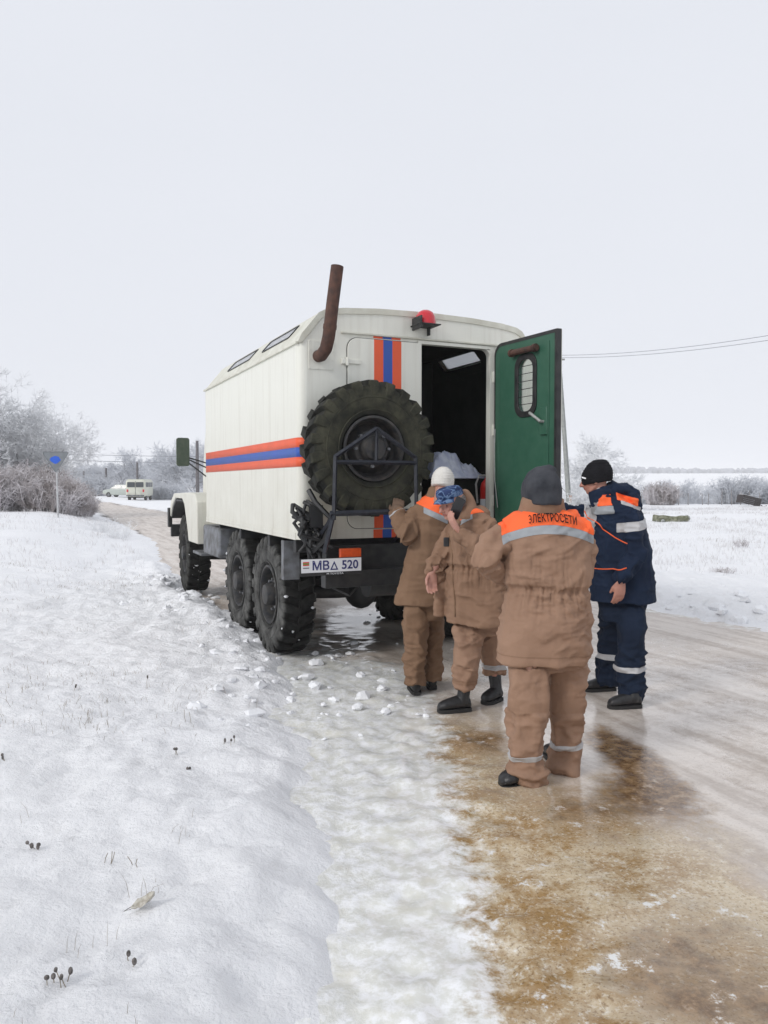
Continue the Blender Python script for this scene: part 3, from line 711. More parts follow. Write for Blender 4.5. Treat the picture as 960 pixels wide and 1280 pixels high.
# spare wheel and the frame that holds it
sp = link('spare_wheel', rim_mb(.265, .30, 1).build('rim', M['rim'], None, smooth=.5, mesh_only=True), truck)
sp.location = (-.655, YR - .235, 1.935); sp.rotation_euler = (0, 0, R(-90)); sp.scale = (.9, .955, .955)
link('tyre', tyre_mesh('mossrubber'), sp)
tag(link('wheel_bolt', bl_r, sp), kind='stuff')
b = MB(); q = .016
yc = YR - .43
def bar(p0, p1, r=.018): b.tube([p0, p1], r, 4)
bar((-1.03, yc, 1.37), (-1.015, yc, 1.865)); bar((-.31, yc, 1.40), (-.32, yc, 1.865)); bar((-1.02, yc, 1.86), (-.665, yc, 2.09)); bar((-.665, yc, 2.09), (-.315, yc, 1.86))
bar((-1.02, yc - .004, 1.82), (-.31, yc - .004, 1.82)); bar((-1.06, yc, 1.42), (-.30, yc, 1.43), .022)
bar((-1.04, yc, 1.40), (-1.04, YR + .1, 1.10)); bar((-.31, yc, 1.42), (-.31, YR + .1, 1.10)); bar((-1.04, yc, 1.38), (-1.07, yc + .1, 1.11), .02)
bar((-.665, yc, 2.08), (-.665, yc + .01, 1.83), .014)
b.build('spare_wheel_carrier', M['frameblue'], truck)
b = MB(); b.box(-.66, -.615, YR - .35, YR - .33, 1.84, 2.02); b.build('red_reflector', M['lens_red'], truck)
# chassis
b = MB()
for s in (-1, 1): b.box(*sorted((s * .40, s * .47)), YR + .05, 5.35, .82, 1.03)
b.box(-.95, .95, YR - .05, YR + .06, .86, 1.14); b.box(-1.0, 1.0, YR - .16, YR - .05, .80, .94)
for yy in (0.55, 2.0, 3.2): b.box(-.42, .42, yy, yy + .08, .85, 1.0)
for yy in (-1.0, -.2, .9, 1.9): b.box(-1.1, 1.1, yy, yy + .07, 1.06, 1.17)
b.build('chassis', M['black'], truck, bevel=.006)
for yy in (0, 1.2, 4.45):
    b = MB(); b.tube([(-.8, yy, .572), (-.35, yy, .56), (.35, yy, .56), (.8, yy, .572)], [.06, .07, .07, .06], 10); b.ell((-.08, yy, .56), .17, .2, .19); b.build('axle', M['black'], truck, smooth=1)
b = MB()
for s in (-1, 1):
    for k in range(5): b.box(*sorted((s * .52, s * .62)), -.7 + k * .13, 1.9 - k * .13, .80 - k * .022, .818 - k * .022)
b.tube([(0, .1, .62), (0, 1.2, .66), (0, 3.0, .8)], .045, 8)
b.build('springs', M['black'], truck)
b = MB(); b.tube([(.1, YR + .3, .78), (-.45, YR + .3, .78)], .14, 14); b.build('air_tank', M['black'], truck)
b = MB(); b.tube([(-.9, YR + .12, .98), (-.9, YR + .02, .80), (-.75, YR - .05, .72), (-.6, YR - .02, .84)], .015, 6); b.build('brake_hose', M['black'], truck); b = MB(); b.tube([(-.2, YR - .1, .95), (-.15, YR - .14, .70), (.05, YR - .12, .66), (.15, YR - .08, .85)], .012, 6); b.build('brake_hose', M['black'], truck); b = MB(); b.box(-.09, .09, YR - .26, YR - .16, .82, .90); b.tube([(-.06, YR - .24, .86), (-.06, YR - .31, .86), (.06, YR - .31, .86), (.06, YR - .24, .86)], .016, 8); b.build('tow_hitch', M['black'], truck)
b = MB(); b.box(-1.14, -.99, YR + .53, YR + .545, .80, 1.15); b.box(-1.14, -1.125, YR + .545, YR + .60, .80, 1.15); b.build('mudguard', M['grey'], truck, bevel=.004)
b = MB(); b.box(.95, 1.12, YR + .53, YR + .545, .80, 1.15); b.build('mudguard', M['black'], truck, bevel=.004)
b = MB(); b.box(-1.13, -.60, 1.85, 2.75, .76, 1.13); b.build('battery_box', M['grey'], truck, bevel=.03)
b = MB(); b.tube([(.85, 2.0, .85), (.85, 2.9, .85)], .22, 20); b.build('fuel_tank', M['black'], truck, smooth=.7)
b = MB(); b.tube([(.75, YR - .12, 1.02), (.95, YR - .12, 1.02)], .05, 12); b.build('tail_lamp', M['lens_red'], truck)
b = MB(); b.box(-.885, -.70, YR - .20, YR - .16, 1.045, 1.125); b.build('tail_lamp', M['lens_orange'], truck, bevel=.006)
b = MB(); b.box(-1.235, -.70, YR - .215, YR - .205, .915, 1.055); pl = b.build('plate_holder', M['black'], truck, bevel=.003)
b = MB(); b.box(-1.225, -.71, YR - .219, YR - .2155, .942, 1.050); b.build('number_plate', M['white'], pl, bevel=.001)
def text_mesh(body, size, mat, name, bold=0.0, ex=.0008, sx=1.0):
    cu = bpy.data.curves.new(name, 'FONT'); cu.body = body; cu.size = size; cu.offset = bold; cu.extrude = ex; cu.align_x = 'CENTER'; cu.align_y = 'CENTER'
    cu.resolution_u = 3
    o = bpy.data.objects.new(name, cu); COL.objects.link(o)
    me = bpy.data.meshes.new_from_object(o.evaluated_get(bpy.context.evaluated_depsgraph_get()))
    bpy.data.objects.remove(o); bpy.data.curves.remove(cu)
    me.materials.clear(); me.materials.append(mat); me.name = name
    return me
def plate_text(body, size, x_, z_, mat, bold, sx=1.0):
    o = link('plate_lettering', text_mesh(body, size, mat, 'plate_lettering', bold), pl)
    o.location = (x_, YR - .2205, z_); o.rotation_euler = (R(90), 0, 0); o.scale = (sx, 1, 1)
plate_text('МВ', .098, -1.062, .993, M['plateblue'], .0018, 1.0)
b = MB(); b.prism([(-.982, .958), (-.912, .958), (-.947, 1.030)], [[(-.966, .968), (-.928, .968), (-.947, 1.008)]], lambda p: Vector((p[0], YR - .2205, p[1])), lambda p: Vector((p[0], YR - .2195, p[1]))); b.build('plate_lettering', M['plateblue'], pl, smooth=0)
plate_text('520', .098, -.81, .993, M['plateblue'], .0018, 1.0)
plate_text('M TOYOTA', .02, -.94, .9285, M['white'], .0, 1.4)
for k, mt in enumerate(('platered', 'plategreen', 'platered')):
    b = MB(); b.box(-1.212, -1.160, YR - .2205, YR - .219, 1.030 - (k + 1) * .010, 1.030 - k * .010); b.build('plate_flag', M[mt], pl)
b = MB(); b.box(-1.212, -1.160, YR - .2225, YR - .2207, .978, .985); b.build('plate_mark', M['grey'], pl)
# hose and straps bundled at the rear left corner
rnd = random.Random(3); b = MB()
for k in range(16):
    x0 = rnd.uniform(-1.24, -1.10); z0 = rnd.uniform(1.38, 1.52)
    pts = [(x0, YR - .05, z0)]
    for j in range(6): pts.append((x0 + rnd.uniform(-.05, .12) + j * .012, YR - .06 - rnd.uniform(0, .12), z0 - (j + 1) * rnd.uniform(.04, .065)))
    b.tube(pts, rnd.uniform(.008, .02), 6)
b.build('hose_bundle', M['black'], truck, smooth=1.2)
b = MB(); b.tube([(-1.12, YR - .10, 1.60), (-1.09, YR - .18, 1.5), (-.99, YR - .25, 1.38), (-1.02, YR - .2, 1.2), (-1.10, YR - .14, 1.10)], .022, 6); b.tube([(-1.2, YR - .12, 1.3), (-1.08, YR - .14, 1.12)], .03, 6); b.box(-1.13, -1.02, YR - .16, YR - .13, 1.30, 1.48)
b.build('folding_step', M['black'], truck)
# cab, bonnet and front wings
b = MB(); b.prism([(2.52, .95), (4.0, .95), (4.0, 1.75), (3.85, 2.30), (2.62, 2.36), (2.52, 2.2)], [rrect(2.9, 3.7, 1.72, 2.2, .08)], lambda p: Vector((-.87, p[0], p[1])), lambda p: Vector((-.84, p[0], p[1])))
b.prism([(2.52, .95), (4.0, .95), (4.0, 1.75), (3.85, 2.30), (2.62, 2.36), (2.52, 2.2)], [rrect(2.9, 3.7, 1.72, 2.2, .08)], lambda p: Vector((.84, p[0], p[1])), lambda p: Vector((.87, p[0], p[1])))
b.box(-.86, .86, 2.50, 2.53, .95, 2.2); b.box(-.86, .86, 2.56, 3.86, 2.30, 2.37); b.box(-.85, .85, 2.53, 4.0, .93, .97)
b.prism([(-.85, 0), (.85, 0), (.85, 1), (-.85, 1)], [rrect(-.78, -.05, .12, .9, .1), rrect(.05, .78, .12, .9, .1)], lambda p: Vector((p[0], 4.0 - .15 * p[1], 1.75 + .55 * p[1])), lambda p: Vector((p[0], 3.97 - .15 * p[1], 1.75 + .55 * p[1])))
b.build('cab', M['cream'], truck, bevel=.01)
b = MB()
for s in (-1, 1): b.box(*sorted((s * .85, s * .857)), 2.88, 3.72, 1.7, 2.22)
b.prism([(-.80, .1), (.80, .1), (.80, .92), (-.80, .92)], [], lambda p: Vector((p[0], 3.99 - .15 * p[1], 1.75 + .55 * p[1])), lambda p: Vector((p[0], 3.98 - .15 * p[1], 1.75 + .55 * p[1])))
b.build('cab_glass', M['glassdark'], truck)
b = MB(); b.prism([(4.0, 1.0), (5.5, 1.0), (5.5, 1.55), (5.3, 1.68), (4.0, 1.78)], [], lambda p: Vector((-.48, p[0], p[1])), lambda p: Vector((.48, p[0], p[1]))); b.build('bonnet', M['cream'], truck, bevel=.05, seg=3)
for s in (-1, 1):
    b = MB()
    pr = [(2.92, .86), (3.55, .86), (3.62, 1.02), (3.84, 1.36), (4.02, 1.44), (4.60, 1.44), (4.88, 1.32), (5.02, 1.14), (5.10, 1.16), (4.96, 1.40), (4.70, 1.51), (3.5, 1.535), (3.1, 1.52), (2.96, 1.42)]
    b.prism(pr, [], lambda p: Vector((s * .50, p[0], p[1])), lambda p: Vector((s * 1.17, p[0], p[1]))); b.build('front_wing', M['cream'], truck, bevel=.035, seg=3)
    ar = [(3.56, .84), (3.63, 1.01), (3.85, 1.345), (4.02, 1.425), (4.60, 1.425), (4.87, 1.305), (5.01, 1.13)]
    b = MB(); b.prism(ar + [(4.97, 1.12), (4.84, 1.28), (4.58, 1.395), (4.04, 1.395), (3.88, 1.32), (3.67, 1.0), (3.60, .84)], [], lambda p: Vector((s * .49, p[0], p[1])), lambda p: Vector((s * 1.155, p[0], p[1])))
    b.build('arch_shade_liner', M['black'], truck); b = MB(); b.box(*sorted((s * .47, s * .485)), 3.5, 5.3, .80, 1.43); b.build('arch_shade_wall', M['black'], truck)  # black sheets added to give the open wheel arch its shade
    b = MB(); b.box(*sorted((s * .75, s * 1.12)), 2.95, 3.5, .70, .74); b.box(*sorted((s * .78, s * .8)), 3.0, 3.03, .72, .9); b.build('cab_step', M['grey'], truck, bevel=.01)
    b = MB(); b.lathe([(.001, .06), (.07, .05), (.095, 0), (.09, -.05), (.001, -.06)], (s * .9, 5.08, 1.28), 'y', 16); b.build('headlight', M['aluminium'], truck, smooth=.7)
    b = MB(); b.prism(rrect(-.085, .085, -.19, .19, .03, 4), [], lambda p: Vector((s * 1.275 + p[0], 3.30, 2.08 + p[1])), lambda p: Vector((s * 1.275 + p[0], 3.345, 2.08 + p[1])))
    mi = b.build('wing_mirror', pmat('mirror_back_green', (.05, .075, .05), (.08, .10, .07), .5, nscale=20) if s < 0 else M['black'], truck, bevel=.01)
    b = MB()
    for z0, z1 in ((2.0, 1.86), (1.97, 1.72), (2.02, 1.93)): b.tube([(s * 1.24, 3.35, z0), (s * .86, 3.6, z1)], .009, 6)
    b.tube([(s * 1.26, 3.345, 2.0), (s * 1.2, 3.37, 2.0)], .02, 6); b.build('mirror_arm', M['black'], mi)
b = MB(); b.box(-1.08, 1.08, 5.5, 5.58, .80, 1.00); b.build('front_bumper', M['black'], truck, bevel=.01)
b = MB(); b.box(-1.20, -1.14, 5.02, 5.12, .98, 1.28); b.build('side_lamp', M['black'], truck, bevel=.01)

def tw(x_, y_, z_):
    c, s = math.cos(TH), math.sin(TH); return Vector((-0.17 + x_ * c - y_ * s, 8.08 + x_ * s + y_ * c, z_))

# ------------------------------------------------------------------ people
def rd(scale):
    return scale / FPX
def remesh(mb, voxel, smooth=4, name='shape'):
    me = mb.build(name, None, None, smooth=0, mesh_only=True)
    o = link(name, me)
    m = o.modifiers.new('r', 'REMESH'); m.mode = 'VOXEL'; m.voxel_size = voxel; m.adaptivity = 0
    if smooth:
        s = o.modifiers.new('s', 'SMOOTH'); s.factor = .5; s.iterations = smooth
    dg = bpy.context.evaluated_depsgraph_get(); dg.update()
    ev = bpy.data.meshes.new_from_object(o.evaluated_get(dg))
    n = len(ev.vertices); V = np.empty(n * 3); ev.vertices.foreach_get('co', V); V = V.reshape(-1, 3)
    F = [tuple(p.vertices) for p in ev.polygons]
    bpy.data.objects.remove(o); bpy.data.meshes.remove(me); bpy.data.meshes.remove(ev)
    return V, F
def fnorm(V, F):
    Q = np.array([f if len(f) == 4 else (f[0], f[1], f[2], f[2]) for f in F])
    a = np.cross(V[Q[:, 2]] - V[Q[:, 0]], V[Q[:, 3]] - V[Q[:, 1]])
    N = np.zeros_like(V)
    for k in range(4): np.add.at(N, Q[:, k], a)
    return N / np.maximum(np.linalg.norm(N, axis=1, keepdims=True), 1e-9)
def limb_coords(V, limbs):
    """for each vertex: nearest limb, metres along it, angle round it"""
    best = np.full(len(V), 1e9); T = np.zeros(len(V)); A = np.zeros(len(V)); K = np.zeros(len(V), int); s0 = 0
    for k, (p0, p1, rad, chain) in enumerate(limbs):
        p0, p1 = np.array(p0), np.array(p1); d = p1 - p0; L = np.linalg.norm(d); d = d / L
        if not chain: s0 = 0
        t = np.clip((V - p0) @ d, 0, L); q = V - (p0 + t[:, None] * d); dist = np.linalg.norm(q, axis=1) / rad
        ref = np.array([0, 1, 0]) if abs(d[1]) < .8 else np.array([1, 0, 0]); u = np.cross(d, ref); u /= np.linalg.norm(u); w = np.cross(d, u)
        a = np.arctan2(q @ w, q @ u); m = dist < best
        best[m] = dist[m]; T[m] = (t + s0)[m]; A[m] = a[m]; K[m] = k; s0 += L
    return K, T, A
def folds(V, F, limbs, amps, seed=0.0, drape=.006):
    K, T, A = limb_coords(V, limbs); N = fnorm(V, F)
    amp = np.array(amps)[K] * 1.65
    for rep, (fq, w) in enumerate(((8, 1.0), (17, .6), (34, .2))):
        warp = fbm(V[:, 0] * 4, V[:, 1] * 4, V[:, 2] * 4 + seed, 2) * 1.6
        n = vnoise(T * fq + warp + seed * 3 + K * 7.1, np.cos(A) * .9 + 5 + warp * .5, np.sin(A) * .9 + 3 * rep)
        f = np.clip(1 - np.abs(2 * n - 1) * 2.0, 0, 1) ** .9
        V = V + N * ((f - .50) * amp * w * .95)[:, None]
    for th, f1, f2, am in ((.6, 5.0, 15.0, .011), (-.7, 6.0, 21.0, .010), (.15, 7.0, 26.0, .007)):
        u = V[:, 0] * math.cos(th) + V[:, 2] * math.sin(th); w = -V[:, 0] * math.sin(th) + V[:, 2] * math.cos(th)
        wz = fbm(V[:, 0] * 3 + seed, V[:, 1] * 3, V[:, 2] * 3, 2) * 2.0
        n = vnoise(u * f1 + seed * 2, V[:, 1] * f1, w * f2 + wz); f = np.clip(1 - np.abs(2 * n - 1) * 2.3, 0, 1) ** .9
        msk = sstep(.42, .62, fbm(V[:, 0] * 3.3 + 9, V[:, 1] * 3.3, V[:, 2] * 3.3 + seed, 2))
        V = V + N * ((f - .25) * am * 1.25 * msk * min(1, amps[0] / .006))[:, None]
    g = fbm(V[:, 0] * 7 + seed, V[:, 1] * 7, V[:, 2] * 3.2, 3) - .5
    return V + N * (g * drape * 3)[:, None]
def clip(V, F, fld):
    """the part of a mesh where the field is positive, cut cleanly along its zero line"""
    V = list(map(tuple, V)); v = list(fld); cache = {}; out = []
    def cut(a, b):
        k = (a, b) if a < b else (b, a)
        if k not in cache:
            t = v[k[0]] / (v[k[0]] - v[k[1]]); p, q = V[k[0]], V[k[1]]
            V.append(tuple(p[i] + (q[i] - p[i]) * t for i in range(3))); cache[k] = len(V) - 1
        return cache[k]
    for f in F:
        s = [v[i] > 0 for i in f]
        if not any(s): continue
        if all(s): out.append(f); continue
        g = []
        for i in range(len(f)):
            a, b = f[i], f[(i + 1) % len(f)]
            if s[i]: g.append(a)
            if s[i] != s[(i + 1) % len(f)]: g.append(cut(a, b))
        if len(g) > 2: out.append(tuple(g))
    used = sorted({i for f in out for i in f}); mp = {i: k for k, i in enumerate(used)}
    return np.array([V[i] for i in used]), [tuple(mp[i] for i in f) for f in out]
def patch(V, F, fld, off, name, mat, parent):
    """a panel sewn on to a garment: its own mesh, standing proud of the cloth"""
    N = fnorm(V, F)
    P, G = clip(V + N * off, F, fld)
    if not len(G): return None
    Pn, _ = clip(V - N * .004, F, fld); n = len(P)
    from collections import Counter
    ec = Counter()
    for f in G:
        for i in range(len(f)): ec[frozenset((f[i], f[(i + 1) % len(f)]))] += 1
    side = []
    for f in G:
        for i in range(len(f)):
            a, b = f[i], f[(i + 1) % len(f)]
            if ec[frozenset((a, b))] == 1: side.append((b, a, a + n, b + n))
    me = new_mesh(name, np.vstack([P, Pn]), list(G) + side, mat, .9)
    return link(name, me, parent)

def fabric(name, c1, c2, rough=.85, bumpk=.35, scale=5, camo=None):
    m = pmat(name, c1, c2, rough, nscale=scale, contrast=(.3, .7), bump=None)
    N, L = m.node_tree.nodes, m.node_tree.links; b = N['Principled BSDF']
    tc = N.new('ShaderNodeTexCoord')
    n1 = N.new('ShaderNodeTexNoise'); n1.inputs['Scale'].default_value = 22; n1.inputs['Detail'].default_value = 5; n1.inputs['Distortion'].default_value = .6; L.new(tc.outputs['Object'], n1.inputs[0])
    n2 = N.new('ShaderNodeTexNoise'); n2.inputs['Scale'].default_value = 260; L.new(tc.outputs['Object'], n2.inputs[0])
    b1 = N.new('ShaderNodeBump'); b1.inputs['Strength'].default_value = bumpk; b1.inputs['Distance'].default_value = .014; L.new(n1.outputs[0], b1.inputs['Height'])
    b2 = N.new('ShaderNodeBump'); b2.inputs['Strength'].default_value = .3; b2.inputs['Distance'].default_value = .002; L.new(n2.outputs[0], b2.inputs['Height']); L.new(b1.outputs[0], b2.inputs['Normal']); L.new(b2.outputs[0], b.inputs['Normal'])
    b.inputs['Specular IOR Level'].default_value = .25
    if camo:
        v = N.new('ShaderNodeTexNoise'); v.inputs['Scale'].default_value = camo[0]; v.inputs['Detail'].default_value = 2; v.inputs['Distortion'].default_value = 1.0; L.new(tc.outputs['Object'], v.inputs[0])
        r = N.new('ShaderNodeValToRGB'); r.color_ramp.interpolation = 'CONSTANT'; e = r.color_ramp.elements
        e[0].color = (*camo[1][0], 1); e[1].position = .43; e[1].color = (*camo[1][1], 1)
        for p_, c_ in zip((.5, .57), camo[1][2:]): q = e.new(p_); q.color = (*c_, 1)
        L.new(v.outputs[0], r.inputs[0]); L.new(r.outputs[0], b.inputs['Base Color'])
    return m
M['tan'] = fabric('tan_workwear', (.262, .160, .108), (.315, .196, .134))
M['tan2'] = fabric('tan_workwear_darker', (.218, .130, .084), (.268, .164, .108))
M['tan3'] = fabric('olive_tan_workwear', (.176, .104, .063), (.225, .138, .086))
M['hivis'] = fabric('hi_vis_orange', (.95, .155, .045), (.86, .135, .04), .7, .2)
M['reflect'] = fabric('reflective_tape', (.27, .29, .31), (.34, .36, .38), .45, .2)
M['reflect2'] = fabric('pale_reflective_tape', (.42, .42, .43), (.50, .50, .51), .45, .2)
M['navy'] = fabric('navy_workwear', (.006, .013, .034), (.010, .021, .048))
M['navy2'] = fabric('navy_trousers', (.005, .011, .027), (.009, .018, .04))
M['boot'] = pmat('black_boot_leather', (.010, .010, .011), (.022, .022, .024), .4, nscale=30, bump=(60, .4, .003))
M['sole'] = pmat('boot_sole', (.02, .02, .02), None, .8)
M['knit_grey'] = fabric('dark_grey_knit', (.028, .031, .038), (.06, .063, .072), .95, .6, 9)
M['knit_black'] = fabric('black_knit', (.006, .006, .008), (.012, .012, .015), .95, .5, 20)
M['knit_white'] = fabric('white_knit', (.62, .60, .55), (.70, .68, .64), .95, .5, 20)
M['camo'] = fabric('blue_camo_cloth', (.03, .05, .12), (.08, .12, .22), camo=(13, [(.015, .03, .085), (.05, .095, .20), (.13, .20, .33), (.03, .05, .13)]))
M['glove'] = fabric('brown_knit_glove', (.13, .085, .06), (.17, .115, .08))
M['hair'] = pmat('grey_brown_hair', (.10, .085, .075), (.2, .185, .175), .8, nscale=90, bump=(200, .7, .004))
M['phone'] = pmat('phone_case', (.008, .008, .010), None, .3)
def skin_mat():
    m = bpy.data.materials.new('skin'); m.use_nodes = True; N, L = m.node_tree.nodes, m.node_tree.links; b = N['Principled BSDF']
    a = N.new('ShaderNodeAttribute'); a.attribute_name = 'tone'; n = N.new('ShaderNodeTexNoise'); n.inputs['Scale'].default_value = 40
    mx = N.new('ShaderNodeMixRGB'); mx.blend_type = 'MULTIPLY'; mx.inputs['Fac'].default_value = .25; L.new(a.outputs['Color'], mx.inputs['Color1']); L.new(n.outputs[0], mx.inputs['Color2'])
    L.new(mx.outputs[0], b.inputs['Base Color']); b.inputs['Roughness'].default_value = .5
    b.inputs['Subsurface Weight'].default_value = .08; b.inputs['Subsurface Radius'].default_value = (.02, .008, .004); return m
M['skin'] = skin_mat()

def oval(c, ax, ay, n=22, e=2.3):
    """a ring of a padded garment: superellipse with half axes ax, ay"""
    out = []
    for k in range(n):
        a = 2 * math.pi * k / n; ca, sa = math.cos(a), math.sin(a)
        out.append(Vector(c) + ax * (math.copysign(abs(ca) ** (2 / e), ca)) + ay * (math.copysign(abs(sa) ** (2 / e), sa)))
    return out
def torso_rings(spec, Yd, face=0.0):
    """spec: (px, py, half width in px, half depth m[, dY]); face turns the section"""
    rg = []
    for q in spec:
        px, py, hw, hd = q[:4]; Y = Yd + (q[4] if len(q) > 4 else 0)
        c = at(px, py, Y); w = hw * Y / FPX
        rg.append(oval(c, Vector((w * math.cos(face), w * math.sin(face), 0)), Vector((-hd * math.sin(face), hd * math.cos(face), 0))))
    return rg
def pts(*q): return [at(*p) for p in q]

def hand(b, w, d, pn, side, curl=.5, sc=1.0, thumb_out=.6):
    """palm, five fingers and a thumb. w wrist, d direction of the fingers, pn palm normal, side towards the thumb"""
    d = d.normalized(); pn = (pn - d * pn.dot(d)).normalized(); sx = d.cross(pn).normalized() * side
    pl_ = .092 * sc
    b.tube([w - d * .03, w, w + d * .03 * sc, w + d * pl_ * .7, w + d * pl_], [(.026, .021), (.028, .02), (.036 * sc, .017), (.042 * sc, .016), (.040 * sc, .013)], 10, ref=pn, dome=True)
    for k, (off, L) in enumerate(((.030, .070), (.010, .079), (-.010, .073), (-.030, .056))):
        p = w + d * pl_ * .93 + sx * off * sc; dd = d.copy(); P = [p - d * .02]
        ax = sx * side
        for j in range(3):
            cc = curl * (1 + .15 * k) * (.75 if j == 0 else 1.0)
            dd = (Matrix.Rotation(-cc if side > 0 else cc, 3, sx) @ dd) if False else (dd * math.cos(cc) + pn * math.sin(cc)).normalized()
            pn2 = pn
            P.append(P[-1] + dd * L * sc * (.44 if j == 0 else .30) + (d * .02 if j == 0 else Vector()))
        b.tube(P, [.0100 * sc, .0098 * sc, .0088 * sc, .0072 * sc], 7, dome=True)
    t0 = w + d * .022 * sc + sx * .024 * sc; t1 = t0 + (d * .65 + sx * thumb_out + pn * .35).normalized() * .042 * sc; t2 = t1 + (d * .85 + pn * .45 + sx * .05).normalized() * .036 * sc
    b.tube([t0, t1, t2], [.0145 * sc, .0125 * sc, .0095 * sc], 8, dome=True)
def head(b, c, f, up):
    """c centre of the skull at ear height, f where the face looks"""
    f = f.normalized(); s = f.cross(up).normalized(); u = s.cross(f).normalized()
    Mx = Matrix((s, f, u)).transposed()
    P = lambda x, y, z: c + Mx @ Vector((x, y, z))
    b.ell(P(0, -.008, .035), .077, .095, .088, Mx, 18, 12)
    b.ell(P(0, .028, -.028), .058, .066, .075, Mx, 16, 10)
    b.ell(P(0, .058, -.078), .032, .030, .026, Mx, 12, 8)
    b.tube([P(-.05, .0, -.04), P(-.038, .045, -.072), P(0, .066, -.082), P(.038, .045, -.072), P(.05, .0, -.04)], [.018, .017, .018, .017, .018], 8, dome=True)
    b.tube([P(0, .088, .018), P(0, .104, -.006), P(0, .116, -.026)], [(.009, .010), (.011, .011), (.014, .012)], 8, dome=True)
    for q in (-1, 1):
        b.ell(P(q * .012, .102, -.028), .009, .011, .008, Mx, 8, 6)
        b.ell(P(q * .079, -.002, -.005), .010, .020, .032, Mx, 10, 8)
        b.ell(P(q * .040, .070, -.012), .022, .016, .018, Mx, 10, 7)
        b.tube([P(q * .008, .091, .026), P(q * .03, .088, .032), P(q * .052, .072, .024)], .0085, 6, dome=True)
    b.tube([P(-.022, .086, -.050), P(0, .096, -.048), P(.022, .086, -.050)], [.005, .0065, .005], 6, dome=True)
    b.tube([P(-.019, .084, -.058), P(0, .094, -.059), P(.019, .084, -.058)], [.005, .007, .005], 6, dome=True)
    b.tube([P(0, -.03, -.16), P(0, -.02, -.10), P(0, -.015, -.03)], [(.056, .06), (.054, .056), (.056, .06)], 14)
    return P, Mx
def make_body(name, b, P, hc, skin, loc):
    V, F = remesh(b, .0062, 2)
    # eye sockets pressed in; brows, eyes and lips get their own tone
    tone = np.tile(np.array([*skin, 1.0]), (len(V), 1))
    for q in (-1, 1):
        e = np.array(P(q * .031, .082, .008)); d = np.linalg.norm(V - e, axis=1); k = np.exp(-(d / .013) ** 2)
        V = V + k[:, None] * np.array(P(0, 0, 0) - P(0, .007, 0))
        d = np.linalg.norm(V - np.array(P(q * .031, .078, .008)), axis=1); tone[d < .0095, :3] = (.10, .06, .045)
        bw = np.array(P(q * .031, .086, .030)); dd = V - bw; dd2 = np.abs(dd @ np.array(P(0, 0, 1) - P(0, 0, 0))); m = (np.linalg.norm(dd, axis=1) < .022) & (dd2 < .005); tone[m, :3] = (.09, .055, .035)
    d = V - np.array(P(0, .092, -.054)); uz = np.abs(d @ np.array(P(0, 0, 1) - P(0, 0, 0))); m = (np.linalg.norm(d, axis=1) < .024) & (uz < .008); tone[m, :3] = np.array(skin) * (.8, .5, .5)
    for q in (-1, 1):
        for cc, rr in (((q * .045, .07, -.02), .03), ((0, .115, -.02), .02)):
            d = np.linalg.norm(V - np.array(P(*cc)), axis=1); k = np.exp(-(d / rr) ** 2)[:, None] * .35; tone[:, :3] = tone[:, :3] * (1 - k) + k * np.array(skin) * (1.05, .72, .68)
    V = V - np.array(loc)
    me = new_mesh(name, V, F, M['skin'], 3.2)
    a = me.color_attributes.new('tone', 'FLOAT_COLOR', 'POINT'); a.data.foreach_set('color', tone.astype(np.float32).ravel())
    o = link(name, me); o.location = loc
    return o
def garment(b, name, mat, body, voxel, limbs, amps, seed, smooth=3, extra=None, drape=.006):
    V, F = remesh(b, voxel, smooth)
    V = folds(V, F, limbs, amps, seed, drape)
    if extra is not None: V = extra(V, F)
    L = np.array(body.location)
    o = link(name, new_mesh(name, V - L, F, mat, 3.2), body)
    return o, V, F
def worn(b, name, mat, body, voxel=.006, smooth=3, fn=None):
    V, F = remesh(b, voxel, smooth)
    if fn is not None: V = V + fnorm(V, F) * fn(V)[:, None]
    return link(name, new_mesh(name, V - np.array(body.location), F, mat, 3.2), body)
def sew(V, F, fld, name, mat, garm, body, off=.003):
    return patch(V - np.array(body.location), F, fld, off, name, mat, garm)
